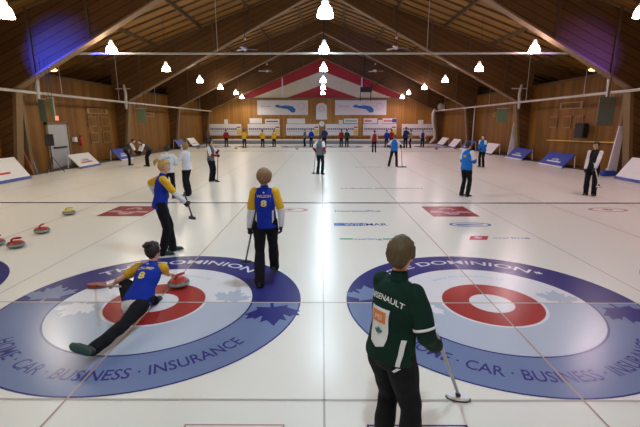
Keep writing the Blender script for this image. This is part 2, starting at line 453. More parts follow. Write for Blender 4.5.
for (p0, p1, y0, y1, lab) in ((95, 142, 216.5, 206.4, 'dark red rectangular logo in the ice behind the sweeper on the left'), (433, 480, 216.5, 206.4, 'dark red rectangular logo with a pale leaf, right of centre')):
    xa, da = ground(p0, y0); xb, _ = ground(p1, y0); _, db = ground(p0, y1)
    t = thing('ice_logo', lab, 'ice logo', ((xa+xb)/2, (da+db)/2, 0)); wx, hy = (xb-xa)/2, (db-da)/2
    bm = bmesh.new(); poly_flat(bm, [(-wx, -hy), (wx, -hy), (wx, hy), (-wx, hy)], .002); obj('red_panel', bm, M_print_crimson, t, norm=False)
    bm = bmesh.new(); oval(bm, 0, 0, wx*.42, hy*.72, .003); poly_flat(bm, [(-wx*.9, -hy*.25), (wx*.9, -hy*.35), (wx*.85, -hy*.05), (-wx*.8, hy*.1)], .0028); obj('pale_band', bm, M_print_pink, t, norm=False)
    bm = bmesh.new(); leaf(bm, 0, -.02, hy*.62, 0, .0036); obj('leaf_mark', bm, M_print_crimson, t, norm=False)
for (px, py, lab) in ((289, 210, 'faint pink oval logo in the ice right of the walking woman'), (607, 209.5, 'faint red oval logo in the ice by the right side')):
    x, d = ground(px, py); t = thing('ice_logo', lab, 'ice logo', (x, d, 0))
    bm = bmesh.new(); oval(bm, 0, 0, .50, .26, .002, 0, .8); leaf(bm, 0, -.03, .2, 0, .002); obj('oval_mark', bm, M_print_pink, t, norm=False)
for (p0, p1, m, lab) in ((185, 285, M_print_pink, 'pink outline of a panel in the ice at the bottom edge'), (367, 467, M_print_text, 'violet outline of a panel in the ice behind the person in green')):
    xa, d = ground(p0, 424.8); xb, _ = ground(p1, 424.8)
    t = thing('painted_outline', lab, 'ice logo', (xa, d, 0)); W = xb-xa; e = .014
    bm = bmesh.new()
    for (u0, u1, v0, v1) in ((0, W, -e, 0), (0, e, -.9, 0), (W-e, W, -.9, 0), (0, W, -.9, -.9+e)): poly_flat(bm, [(u0, v0), (u1, v0), (u1, v1), (u0, v1)], .003)
    obj('outline', bm, m, t, norm=False)

# ================================================================ LAMPS
def make_lamp(col, tint):
    t = thing('pendant_lamp', 'x', 'lamp')
    hood = glow(tint, 34.0, 'lamp_bell')
    bm = bmesh.new(); lathe(bm, [(.03, .36), (.10, .35), (.165, .30), (.205, .21), (.235, .09), (.25, 0), (.243, 0), (.228, .09), (.198, .205), (.158, .29), (.09, .34), (.03, .35), (.001, .35)], 28)
    obj('bell_shade', bm, hood, t, True)
    bm = bmesh.new(); lathe(bm, [(.001, .36), (.07, .36), (.11, .39), (.11, .46), (.075, .48), (.075, .54), (.05, .58), (.001, .59)], 16); obj('ballast_housing', bm, glow(tint, .9, 'lamp_cap'), t, True)
    bm = bmesh.new(); ball(bm, (0, 0, .16), (.06, .06, .10)); obj('bulb', bm, hood, t, True)
    return t
def lamp_light(t, tint, power):
    ld = bpy.data.lights.new('lamp_light', 'SPOT'); ld.energy = power; ld.color = tint; ld.shadow_soft_size = .17; ld.spot_size = math.radians(168); ld.spot_blend = .45
    lo = bpy.data.objects.new('lamp_light', ld); COL.objects.link(lo); lo.parent = t; lo.location = (0, 0, -.06)
LY = [.3, 5.8, 11.6, 17.2, 23.0, 29.2, 35.0, 41.2]
LH = 5.12
ordn = {2: 'nearest, largest', 3: 'second', 4: 'third', 5: 'fourth', 6: 'fifth', 7: 'farthest'}
for key, x, side in (('l', -8.42, 'left'), ('c', .08, 'middle'), ('r', 8.45, 'right')):
    p = None
    for i, y in enumerate(LY):
        lb = 'white glowing bell-shaped pendant lamp, %s of the %s row' % (ordn.get(i, 'one above the viewer,'), side)
        if p is None: p = make_lamp(key, LAMP_COL[key]); o = p
        else: o = copy_tree(p)
        o['label'] = lb; o['group'] = 'pendant lamps, %s row' % side; o.location = (x, y, LH-.16); o.scale = (.88, .88, .84)
    for o in [o for o in COL.objects if o.name.startswith('pendant_lamp') and o.get('group') == 'pendant lamps, %s row' % side]:
        lamp_light(o, LAMP_COL[key], LAMP_POWER*{'l': .95, 'c': 1.2, 'r': .78}[key])
        bm = bmesh.new(); tube(bm, [(0, 0, .56), (0, 0, (roofz(x)-LH+.14)/.84)], [.012, .012], 6, round_ends=False); obj('cord', bm, M_dark, o)
for x, side in ((-8.5, 'left'), (8.5, 'right')):
    p = [o for o in COL.objects if o.get('group') == 'pendant lamps, %s row' % side and o.name.startswith('pendant')][-1]
    o = copy_tree(p); o['label'] = 'extra lamp close to the far wall, at the end of the %s row' % side; o.location = (x, 44.6, LH-.35)
    for ch in o.children:
        if ch.name.startswith('cord'): ch.scale.z = 1.05
for s, yy in ((-1, 23.0), (1, 23.0)):
    t = thing('aisle_lamp', 'small yellow lamp glimpsed above the %s wall' % ('left' if s < 0 else 'right'), 'lamp', (s*14.6, yy, 4.95))
    bm = bmesh.new(); lathe(bm, [(.001, .0), (.22, .02), (.26, .08), (.1, .2), (.001, .22)], 16); obj('globe', bm, glow((1.0, .62, .2), 3.0, 'aisle_glow'), t, True)
    bm = bmesh.new(); tube(bm, [(0, 0, .2), (0, 0, roofz(14.6)-5.0)], [.02, .02], 6); obj('stem', bm, M_dark, t)
    ld = bpy.data.lights.new('aisle_light', 'POINT'); ld.energy = 25; ld.color = (1, .65, .25); ld.shadow_soft_size = .2
    lo = bpy.data.objects.new('aisle_light', ld); COL.objects.link(lo); lo.parent = t; lo.location = (0, 0, -.15)
# added blue spots in invented housings, tinting the nearest left girder, weaker on the right
for s, pw in ((-1, 130), (1, 55)):
    t = thing('added_blue_light', 'added blue light in an invented housing, out of view by the %s wall' % ('left' if s < 0 else 'right'), 'light', (s*12.6, 12.6, 3.7))
    bm = bmesh.new(); box(bm, -.13, .13, -.16, -.02, -.1, .12, .02); box(bm, -.03, .03, -.14, -.06, -.3, -.1); box(bm, min(0, s*.6), max(0, s*.6), -.14, -.06, -.34, -.28); obj('invented_housing', bm, M_dark, t)
    ld = bpy.data.lights.new('added_blue_beam', 'SPOT'); ld.energy = pw*(52 if s < 0 else 26); ld.color = (.02, .06, 1.0) if s < 0 else (.22, .12, 1.0); ld.spot_size = math.radians(34); ld.spot_blend = 1.0; ld.shadow_soft_size = .1
    lo = bpy.data.objects.new('added_blue_beam', ld); COL.objects.link(lo); lo.parent = t; lo.location = (0, .05, 0)
    tgt = V((s*10.45, 16.84, 4.85))-V((s*12.6, 12.65, 3.7)); lo.rotation_euler = tgt.to_track_quat('-Z', 'Y').to_euler()

# ================================================================ PIPES, FANS
PY = 17.7
bm = bmesh.new(); tube(bm, [(-12.6, PY, 5.02), (12.6, PY, 5.02)], [.045, .045], 8)
for _x in (-12.5, -4.3, 4.3, 12.5): tube(bm, [(_x, PY, 5.02), (_x, PY, roofz(_x)-.02)], [.012, .012], 5)
cr = tag(obj('cross_pipe', bm, M_pipe), 'thin white pipe spanning the hall from side to side under the roof', 'pipe')
for s, side in ((-1, 'left'), (1, 'right')):
    t = thing('wall_pipe', 'long white heating pipe running down the %s side of the hall' % side, 'pipe', (s*12.2, 0, 3.48))
    bm = bmesh.new(); tube(bm, [(0, -2.5, 0), (0, 46 if s < 0 else 44.9, 0)], [.062, .062], 10); obj('pipe_run', bm, M_pipe, t, True)
    for k in range(8):
        y = 3.2+k*5.5
        bm = bmesh.new(); tube(bm, [(0, y, .05), (0, y, roofz(12.2)-3.48)], [.016, .016], 6); obj('hanger', bm, M_pipe, t)
    for y in (18.0, 26.0):
        bm = bmesh.new(); tube(bm, [(0, y, -.35), (0, y, 0), (s*-.05, y, .5), (s*.02, y, 1.0)], [.07, .10, .09, .07], 10); obj('burner_tube', bm, M_pipe, t, True)
        bm = bmesh.new(); box(bm, -.55, .35, y-.04, y+.04, .78, .84); obj('bracket', bm, M_pipe, t)
    if s > 0:
        bm = bmesh.new(); tube(bm, [(12.85, 35.2, .03), (12.85, 35.2, 3.6)], [.06, .06], 8); tag(obj('drop_pipe', bm, M_pipe, None, True), 'white vertical pipe at the third right post, from the heating pipe to the floor', 'pipe')
        bm = bmesh.new(); tube(bm, [(-.1, 44.9, .1), (-.25, 45, -.3), (-.2, 45, -1.2), (.05, 45, -2.2), (.1, 45, -2.9), (-.3, 45.05, -3.35)], [.16, .17, .15, .15, .16, .17], 10); obj('drop_duct', bm, M_pipe, t, True)
        bm = bmesh.new(); ball(bm, (.55, 44.9, .42), (.38, .38, .42)); obj('fan_housing', bm, M_pipe, t, True)
def fan(px, py, d, rz, lab):
    x, H = at(px, py, d)
    t = thing('ceiling_fan', lab, 'ceiling fan', (x, d, H), rz, 'ceiling fans')
    bm = bmesh.new(); lathe(bm, [(.001, .12), (.09, .11), (.13, .04), (.12, -.05), (.05, -.1), (.001, -.1)], 16); obj('motor', bm, M_pipe, t, True)
    bm = bmesh.new(); tube(bm, [(0, 0, .1), (0, 0, roofz(x)-H)], [.02, .02], 6); obj('down_rod', bm, M_dark, t)
    bm = bmesh.new(); lathe(bm, [(.001, .48), (.07, .5), (.07, .62), (.001, .64)], 12); obj('canopy', bm, M_pipe, t, True)
    for k in range(3):
        bm = bmesh.new(); a = 2*PI*k/3
        box(bm, .12, .74, -.07, .07, -.01, .01)
        bmesh.ops.rotate(bm, verts=bm.verts, cent=(0, 0, 0), matrix=Matrix.Rotation(a, 3, 'Z') @ Matrix.Rotation(.22, 3, 'X')); obj('blade', bm, M_pipe, t)
fan(245, 49, 25.5, .35, 'white ceiling fan left of centre, the nearer left one'); fan(267, 71, 36.5, 1.1, 'small white ceiling fan on the left, the farther one')
fan(396, 48, 25.5, .1, 'white ceiling fan right of centre, the nearer right one'); fan(375, 71, 36.5, .2, 'small white ceiling fan on the right, the farther one')

# ================================================================ FAR WALL FURNISHING
def wallthing(name, label, cat, px0, px1, py0, py1, d=None, group=None, th=.05):
    d = d or GY-.04
    x0, z1 = at(px0, py0, d); x1, z0 = at(px1, py1, d)
    t = thing(name, label, cat, ((x0+x1)/2, d-th, z0), 0, group)
    return t, (x1-x0), (z1-z0)
def slab(name, t, x0, x1, z0, z1, m, y=0.0, th=.05): return boxo(name, x0, x1, y, y+th, z0, z1, m, t)
M_board = plain((.78, .76, .80), .5, name='score_board'); M_strip = plain((.05, .05, .13), .6, name='dark_strip')
M_yel = plain((.75, .55, .10), .5, name='yellow'); M_rd = plain((.55, .03, .03), .5, name='red')
boards = [(209, 241.5, 'leftmost white scoreboard on the far wall'), (247.5, 280, 'second white scoreboard from the left on the far wall'), (286, 319, 'white scoreboard just left of the centre on the far wall'),
          (325.5, 358, 'white scoreboard just right of the centre on the far wall'), (363, 396, 'second white scoreboard from the right on the far wall'), (402, 437, 'rightmost white scoreboard on the far wall')]
for a, b, lb in boards:
    t, W, H = wallthing('scoreboard', lb, 'scoreboard', a, b, 124, 135.5, group='scoreboards')
    slab('panel', t, -W/2, W/2, 0, H, M_board)
    slab('number_strip', t, -W/2*.93, W/2*.72, H*.50, H*.64, M_strip, -.012, .012)
    slab('lower_rule', t, -W/2*.93, W/2*.72, H*.36, H*.38, M_strip, -.012, .012)
    slab('yellow_cell', t, W/2*.72, W/2*.98, H*.1, H*.55, M_yel, -.014, .014); slab('red_cell', t, W/2*.72, W/2*.96, H*.66, H*.78, M_rd, -.014, .014)
    for k in range(12):
        x = -W/2*.88+k*W*.066
        boxo('number_tile', x, x+.12, -.02, -.012, H*.53, H*.61, M_board, t)
M_map = plain((.03, .16, .55), .5, name='map_blue'); M_pk = plain((.80, .45, .50), .5, name='pale_pink')
for a, b, lb in ((257, 308, 'white banner with a blue map shape, left of the arched sign'), (335, 386, 'white banner with a blue map shape, right of the arched sign')):
    t, W, H = wallthing('banner', lb, 'banner', a, b, 100.3, 115, group='map banners')
    slab('sheet', t, -W/2, W/2, 0, H, M_board)
    bm = bmesh.new()
    o_ = [(-.16, .60), (-.12, .52), (.02, .44), (.10, .40), (.18, .16), (.24, .18), (.26, .36), (.20, .58), (.08, .66), (-.04, .62), (-.10, .72)]
    prism_xz(bm, [(x*W, z*H) for x, z in o_], -.012, 0); obj('map_shape', bm, M_map, t)
    bm = bmesh.new(); lathe(bm, [(.33, -.006), (.40, -.006), (.40, .006), (.33, .006), (.33, -.006)], 20); bmesh.ops.rotate(bm, verts=bm.verts, matrix=Matrix.Rotation(PI/2, 3, 'X'))
    bmesh.ops.translate(bm, verts=bm.verts, vec=(W*.37, -.008, H*.6)); obj('round_emblem', bm, M_pk, t)
    tb = text_bm('Nova Scotia', .16, 1.0); bm = bmesh.new(); append(bm, tb, lambda c: V((c.x-W*.33, -.006, c.y+H*.55))); obj('lettering', bm, M_print_grey, t)
t, W, H = wallthing('arched_sign', 'white arched sign with a pink emblem between the two banners', 'sign', 316, 327, 102.5, 119.5)
bm = bmesh.new(); prism_xz(bm, [(-W/2, 0), (W/2, 0), (W/2, H*.72)]+[(W/2*math.cos(a), H*.72+H*.26*math.sin(a)) for a in [PI*k/10 for k in range(1, 10)]]+[(-W/2, H*.72)], 0, .05); obj('panel', bm, M_board, t)
bm = bmesh.new(); lathe(bm, [(.22, -.01), (.30, -.01), (.30, .01), (.22, .01), (.22, -.01)], 18); bmesh.ops.rotate(bm, verts=bm.verts, matrix=Matrix.Rotation(PI/2, 3, 'X')); bmesh.ops.translate(bm, verts=bm.verts, vec=(0, -.012, H*.62)); obj('emblem', bm, M_pk, t)
t, W, H = wallthing('wall_clock', 'round white clock on the far wall below the arched sign', 'clock', 319, 324.5, 121, 126.5)
bm = bmesh.new(); lathe(bm, [(.001, 0), (.28, 0), (.30, .03), (.30, .06), (.001, .06)], 24); bmesh.ops.rotate(bm, verts=bm.verts, matrix=Matrix.Rotation(PI/2, 3, 'X')); bmesh.ops.translate(bm, verts=bm.verts, vec=(0, .05, H/2)); obj('face', bm, M_whitep, t)
boxo('hand', -.012, .012, -.022, -.012, H/2, H/2+.2, M_dark, t); boxo('hand', 0, .14, -.022, -.012, H/2-.012, H/2+.012, M_dark, t)
small = [(224, 228, 119.3, 124, 'small white square plate over the leftmost scoreboard', None), (249.5, 262, 118.2, 123.4, 'white sign over the second scoreboard, the left one', None), (265, 279.5, 119, 123.6, 'white sign with dark strip over the second scoreboard, the right one', M_strip),
         (287, 305, 118.5, 123.6, 'long white sign over the scoreboard left of the centre', None), (338.8, 342.8, 120, 124.5, 'small white square plate over the scoreboard right of the centre', None), (344, 358, 118.5, 123.2, 'cream sign with a green line over the scoreboard right of the centre', M_print_green),
         (363.5, 377, 118.3, 123.4, 'white sign with red mark over the second scoreboard from the right', M_rd), (378, 382, 120, 124, 'small white plate between two signs on the right of the far wall', None), (382.5, 396, 118.3, 123.4, 'red, white and blue sign over the second scoreboard from the right', M_rd),
         (418, 423, 120, 124.3, 'small white square plate over the rightmost scoreboard', None)]
for a, b, c, d_, lb, m in small:
    t, W, H = wallthing('wall_sign', lb, 'sign', a, b, c, d_)
    slab('panel', t, -W/2, W/2, 0, H, M_board)
    if m: slab('colour_mark', t, -W*.42, W*(.1 if 'mark' in lb else .4), H*.35, H*.6, m, -.01, .01)
    if 'blue' in lb: slab('blue_end', t, W*.2, W/2, H*.2, H*.9, M_bluep, -.012, .01)
# low barrier and shelf behind the far end of the ice
t = thing('end_barrier', 'low grey padded barrier with a white top along the far end of the ice', 'barrier', (0, 44.8, .03))
boxo('face', -12.1, 11.3, 0, .12, 0, .34, M_greyp, t); boxo('top_rail', -12.1, 11.3, -.04, .2, .34, .46, M_whitep, t)
t = thing('bench', 'long dark wooden bench under the scoreboards', 'bench', (0, 46.3, .03))
boxo('seat', -12.5, 12.3, 0, .4, .55, .62, plain((.16, .05, .02), .6, name='bench'), t); 
for k in range(9): boxo('leg', -12.3+k*3.05, -12.2+k*3.05, .05, .35, 0, .55, M_dark, t)
# platform with a bracket under the gable, right
x, H = at(370, 91, 44.2)
t = thing('camera_platform', 'dark square box with a strut, hung high before the right half of the gable', 'platform', (x, 44.9, H))
bm = bmesh.new(); box(bm, -.95, .25, -.3, .3, -.05, .45); obj('deck', bm, M_dark, t)
for xx in (-.9, .2): boxo('leg', xx-.04, xx+.04, .2, .28, -.95, -.05, M_dark, t)
bm = bmesh.new(); tube(bm, [(.2, 0, .3), (1.9, 0, 1.6)], [.05, .05], 6); obj('strut', bm, M_dark, t)
bm = bmesh.new(); tube(bm, [(-.6, 0, .4), (-.6, 0, roofz(x-.6)-H)], [.035, .035], 6); obj('strut', bm, M_dark, t)
bm = bmesh.new(); box(bm, .1, .35, 0, .2, .55, .75); tube(bm, [(.2, .1, .4), (.2, .1, .6)], [.05, .05], 6); obj('camera_head', bm, M_dark, t)

# ================================================================ SIDE WALL FURNISHING
def sponsor_board(s, y0, y1, xb, col, lab, h=.74, word=None, grp='sponsor boards along the side walls'):
    t = thing('sponsor_board', lab, 'sponsor board', (s*xb, (y0+y1)/2, .0), 0, grp)
    L = (y1-y0)/2*(.88 if h < .84 else 1); dx = .62 if xb < 12.4 else .5
    m = {'w': M_whitep, 'b': M_bluep}[col]
    z0 = .03 if xb >= 12.55 else .0
    def face(bm, t0, t1, off, l=L):
        A = V((t0*dx*s, 0, z0+t0*h)); B = V((t1*dx*s, 0, z0+t1*h)); n = V((-h*s, 0, dx)).normalized()*off
        q = [V((A.x, -l, A.z)), V((A.x, l, A.z)), V((B.x, l, B.z)), V((B.x, -l, B.z))]
        bot = [bm.verts.new(p) for p in q]; top = [bm.verts.new(p+n) for p in q]
        bm.faces.new(bot[::-1]); bm.faces.new(top)
        for i in range(4): bm.faces.new((bot[i], bot[(i+1) % 4], top[(i+1) % 4], top[i]))
    bm = bmesh.new(); face(bm, 0, 1, .03); obj('panel', bm, m, t)
    bm = bmesh.new(); face(bm, 0.0, .1, .035); obj('lower_border', bm, M_bluep if col == 'w' else M_whitep, t)
    for e in (-1, 1):
        bm = bmesh.new(); tube(bm, [(s*dx, e*(L-.05), z0+h-.02), (s*(dx+.05), e*(L-.05), z0+.0)], [.022, .022], 6, round_ends=False); obj('support_leg', bm, M_whitep, t)
    bm = bmesh.new()
    if word:
        tb = text_bm(word, .16, 1.0, .01); n = V((-h*s, 0, dx)).normalized()*.034; ln = math.hypot(dx, h)
        def fn(c):
            k = .45+c.y/ln
            return V((k*dx*s, -s*c.x if False else s*-c.x, z0+k*h))+n
        append(bm, tb, fn); obj('lettering', bm, M_print_text if col == 'w' else M_whitep, t)
        bm = bmesh.new()
    face(bm, .32, .40, .033, L*.55); obj('colour_stripe', bm, M_rd if (col == 'w' and s < 0) else M_board, t)
sponsor_board(-1, 12.9, 16.6, 12.0, 'w', 'large white leaning sponsor board at the left edge, nearest one on the left', .85, 'curling')
sponsor_board(-1, 20.0, 22.1, 12.0, 'w', 'white leaning sponsor board beside the grey door', .66, 'curling')
sponsor_board(-1, 24.2, 26.1, 12.0, 'b', 'blue leaning sponsor board left of the two bending players', .66, 'curling')
sponsor_board(-1, 35.0, 37.4, 12.1, 'b', 'blue leaning sponsor board far down the left side, behind the woman in white', .8)
sponsor_board(-1, 38.4, 40.8, 12.1, 'w', 'white leaning sponsor board farthest down the left side', .8)
sponsor_board(1, 13.2, 16.6, 12.0, 'w', 'large white leaning sponsor board at the right edge, nearest one on the right', .85, 'the curling')
sponsor_board(1, 20.2, 22.8, 12.0, 'b', 'blue leaning sponsor board under the wall speaker', .66, 'curling')
sponsor_board(1, 24.4, 26.9, 12.0, 'b', 'blue leaning sponsor board beside the pale post board', .66, 'curling')
sponsor_board(1, 29.0, 31.3, 12.0, 'w', 'white leaning sponsor board right of the player in blue', .75)
sponsor_board(1, 33.6, 35.9, 12.0, 'b', 'blue leaning sponsor board behind the far player in blue', .75)
sponsor_board(1, 37.2, 39.4, 12.0, 'w', 'white leaning sponsor board, second farthest on the right', .75)
sponsor_board(1, 40.8, 43.2, 12.0, 'w', 'white leaning sponsor board, farthest on the right', .75)
# door on the left wall
def wy(px, X=-13.2): # distance at which the wall X is seen at column px (ground level)
    z = X*FPX/(px-322.0); return (z-CAM_H*math.sin(PITCH))/math.cos(PITCH)
M_door = plain((.42, .43, .47), .5, name='door_grey')
dr = tag(boxo('door_1', -13.22, -13.15, 19.75, 21.25, .03, 2.15, M_door), kind='structure')
boxo('door_frame', -13.2, -13.12, 19.6, 19.75, .03, 2.25, M_edge, dr); boxo('door_frame', -13.2, -13.12, 21.25, 21.4, .03, 2.25, M_edge, dr); boxo('door_frame', -13.2, -13.12, 19.6, 21.4, 2.15, 2.27, M_edge, dr)
boxo('push_bar', -13.15, -13.08, 20.0, 21.0, 1.0, 1.07, M_dark, dr)
t = thing('exit_sign', 'small red exit sign above the grey door', 'sign', (-13.19, 20.45, 2.35))
boxo('box', 0, .1, -.16, .16, 0, .22, glow((1.0, .25, .18), .9, 'exit_glow'), t)
bm = bmesh.new(); append(bm, text_bm('EXIT', .12, .7, .015), lambda c: V((.103, c.x*-1*-1, c.y+.05))); obj('lettering', bm, M_whitep, t)
bm = bmesh.new(); tube(bm, [(.05, 0, .3), (.05, 0, 1.1)], [.03, .03], 6); obj('conduit', bm, M_pipe, t)
# speaker on a tripod
def speaker(label, loc, rz, stand, s=1):
    t = thing('loudspeaker', label, 'loudspeaker', loc, rz)
    bm = bmesh.new(); box(bm, -.2, .2, -.17, .17, 0, .62, .02); obj('cabinet', bm, M_black, t)
    bm = bmesh.new(); box(bm, -.17, .17, -.185, -.17, .04, .58); obj('grille', bm, M_dark, t)
    return t
sx, sy = -12.3, 18.5
t = thing('speaker_stand', 'black tripod stand before the grey door', 'stand', (sx, sy, .0))
bm = bmesh.new(); tube(bm, [(0, 0, .35), (0, 0, 1.22)], [.02, .02], 8); obj('pole', bm, M_dark, t)
for k in range(3):
    a = 2*PI*k/3+.4; bm = bmesh.new(); tube(bm, [(0, 0, .75), (.42*math.cos(a), .42*math.sin(a), .015)], [.015, .015], 6); obj('leg', bm, M_dark, t)
speaker('black loudspeaker on the tripod stand by the grey door', (sx, sy, 1.22), .5, True).scale = (.82, .82, .82)
x, d = 13.0, 21.2
t = speaker('black loudspeaker fixed high on the right wall', (12.85, 20.55, 1.5), -1.1, False); t.scale = (1.15, 1.15, 1.15)
bm = bmesh.new(); box(bm, .02, .30, -.03, .03, .25, .33); bmesh.ops.rotate(bm, verts=bm.verts, cent=(0, 0, 0), matrix=Matrix.Rotation(1.1, 3, 'Z')); obj('bracket', bm, M_dark, t)
# green hung cloths at the posts
def cloth_old(label, px0, px1, py0, py1, d, m=M_green, s=1):
    x0, z1 = at(px0, py0, d); x1, z0 = at(px1, py1, d)
    bm = bmesh.new(); n = 8
    for side_ in (0, 1): pass
    prism_xz(bm, [(x0, z0), (x1, z0-.05), (x1, z1), (x0, z1)], d-.02, d+.02)
    o = obj('hanging_cloth', bm, m); tag(o, label, 'cloth', 'green cloths hung at the posts')
def cloth(label, px0, px1, py0, py1, d, m=M_green):
    x0, z1 = at(px0, py0, d); x1, z0 = at(px1, py1, d)
    t = thing('hanging_cloth', label, 'cloth', ((x0+x1)/2, d, z0), 0, 'green cloths hung at the posts'); W = x1-x0; H = z1-z0
    bm = bmesh.new(); n = 10
    prism_xz(bm, [(-W/2, .02), (W/2, -.02), (W/2, H), (-W/2, H)], -.015, .015); obj('sheet', bm, m, t)
    bm = bmesh.new(); tube(bm, [(-W/2-.03, 0, H), (W/2+.03, 0, H)], [.02, .02], 6); obj('rod', bm, M_pipe, t)
    for e in (-1, 1):
        bm = bmesh.new(); tube(bm, [(e*W*.45, 0, H), (e*W*.45, .04, 4.75-z0)], [.008, .008], 5); obj('cord', bm, M_dark, t)
cloth('dark green cloth hung at the nearest left post, the left one', 36.5, 46.5, 99, 122, 16.80, plain((.07, .10, .06), .8, name='dgreen'))
cloth('light green cloth hung at the nearest left post, the right one', 47.5, 54.5, 98, 121, 16.80)
cloth('green cloth hung at the second post on the left', 136.5, 146, 108.5, 122.5, 26.5)
cloth('green cloth hung at the second post on the right', 497, 506, 108.5, 122.5, 26.5)
x0, z1 = at(599, 97, 16.80); x1, z0 = at(611, 125, 16.80)
t = thing('framed_board', 'dark green framed board hung at the nearest right post', 'board', ((x0+x1)/2, 16.78, z0))
W = (x1-x0); boxo('hanger', -.04, .04, 0, .04, z1-z0, 4.7-z0, M_edge, t); boxo('panel', -W/2, W/2, 0, .04, 0, z1-z0, plain((.10, .13, .10), .6, name='bgreen'), t); boxo('frame', -W/2-.03, W/2+.03, -.03, .0, -.05, .02, M_edge, t); boxo('frame', -W/2-.03, W/2+.03, -.03, .0, z1-z0-.35, z1-z0-.28, M_edge, t)
# wall plaques (pale patches of wood)
M_plq = plain((.24, .14, .055), .6, name='plaque'); M_plq2 = plain((.36, .24, .11), .6, name='plaque2')
def plaque(s, y0, y1, z0, z1, lab, m=M_plq, grp=None, shield=False):
    t = thing('wall_plaque', lab, 'plaque', (s*13.19, (y0+y1)/2, z0), 0, grp)
    L = (y1-y0)/2; a, b = sorted((0, -s*.05)); boxo('board', a, b, -L, L, 0, z1-z0, m, t)
    a, b = sorted((-s*.05, -s*.06)); boxo('inset', a, b, -L*.8, L*.8, (z1-z0)*.12, (z1-z0)*.88, M_wall_y, t)
plaque(-1, 23.3, 25.5, 2.75, 3.05, 'long pale name board over the four plaques on the left wall', M_plq2)
for k, (a, b, c, e, w_) in enumerate(((23.3, 24.1, 2.0, 2.6, 'upper left'), (24.7, 25.6, 2.0, 2.6, 'upper right'), (23.4, 24.2, 1.1, 1.7, 'lower left'), (24.7, 25.6, 1.05, 1.75, 'lower right'))):
    plaque(-1, a, b, c, e, 'square wooden plaque on the left wall, %s of the four' % w_, M_plq, 'wooden plaques on the left wall')
plaque(1, 21.2, 23.2, 2.95, 3.3, 'pale name board high on the right wall above three plaques', M_plq2)
for a, w_ in ((21.0, 'nearest'), (22.0, 'middle'), (23.3, 'farthest')): plaque(1, a, a+.7, 1.95, 2.6, 'wooden plaque on the right wall, %s of the three' % w_, M_plq, 'wooden plaques on the right wall')
plaque(-1, 30.5, 32.5, 2.7, 3.0, 'pale board on the left wall beyond the second post', M_plq2); plaque(1, 30.5, 32.0, 2.7, 3.0, 'pale board on the right wall beyond the second post', M_plq2)
# yellow rail on right wall
bm = bmesh.new(); tube(bm, [(13.1, 14.5, 1.45), (13.1, 24.0, 1.25)], [.03, .03], 6)
tag(obj('hand_rail', bm, M_yel), 'thin yellow rail along the right wall behind the player in black', 'rail')
# framed poster at left edge, switch box, extinguishers
t = thing('poster', 'white poster with a blue border on the left wall, at the picture edge', 'poster', (-13.19, 15.0, .95))
boxo('border', 0, .04, -1.2, 1.0, 0, 1.25, M_bluep, t); boxo('sheet', .04, .05, -1.08, .88, .1, 1.15, M_whitep, t)
t = thing('switch_box', 'small white switch box with a conduit on the left wall', 'switch box', (-13.19, 16.35, 1.2)); boxo('cover', 0, .08, -.08, .08, 0, .18, M_whitep, t)
bm = bmesh.new(); tube(bm, [(.04, .02, .18), (.04, -.4, 2.9)], [.02, .02], 6); obj('conduit', bm, M_pipe, t)
for y, m, lb in ((21.75, M_whitep, 'white wall box right of the grey door'), (22.2, M_rd, 'red fire extinguisher on the wall right of the grey door')):
    t = thing('fire_extinguisher' if m is M_rd else 'wall_box', lb, 'extinguisher' if m is M_rd else 'box', (-13.05, y, 1.0))
    bm = bmesh.new()
    if m is M_rd:
        lathe(bm, [(.001, 0), (.08, .01), (.08, .42), (.04, .5), (.001, .5)], 14); obj('cylinder_body', bm, m, t, True); boxo('valve', -.03, .03, -.06, .06, .5, .57, M_dark, t); boxo('wall_hook', -.14, -.05, -.03, .03, .3, .36, M_dark, t)
    else: boxo('case', -.14, .02, -.1, .1, .25, .5, m, t)
# tools and boards leaning in the recess by the nearest left post
M_rust = plain((.30, .09, .03), .7, name='rusty')
for (x, y, dx, h, m, lb) in ((-12.9, 17.75, .25, 1.1, M_rust, 'rust red board leaning in the recess beside the nearest left post'), (-13.0, 18.1, .15, 1.3, M_greyp, 'grey board leaning in the recess beside the nearest left post')):
    bm = bmesh.new(); prism_xz(bm, [(x, .03), (x+.22, .03), (x+.12-dx, h), (x-dx, h)], y-.04, y+.04); tag(obj('leaning_board', bm, m), lb, 'board')
for (x0, y, h, lb) in ((12.55, 17.9, 2.1, 'tall white board leaning behind the nearest right post'), (12.5, 27.6, 2.3, 'pale grey board standing beside the second right post')):
    bm = bmesh.new(); prism_xz(bm, [(x0, .03), (x0+.42, .03), (x0+.46, h), (x0+.24, h)], y-.03, y+.03); tag(obj('leaning_board', bm, M_board), lb, 'board')
t = thing('equipment_bag', 'small blue and white bag on the floor by the nearest right post', 'bag', (12.2, 17.3, .0))
bm = bmesh.new(); tube(bm, [(-.22, 0, .13), (.22, 0, .13)], [(.13, .12), (.13, .12)], 12); obj('body', bm, M_bluep, t, True)
bm = bmesh.new(); tube(bm, [(-.12, 0, .22), (-.1, 0, .33), (.1, 0, .33), (.12, 0, .22)], [.015]*4, 6); obj('handle', bm, M_whitep, t, True)

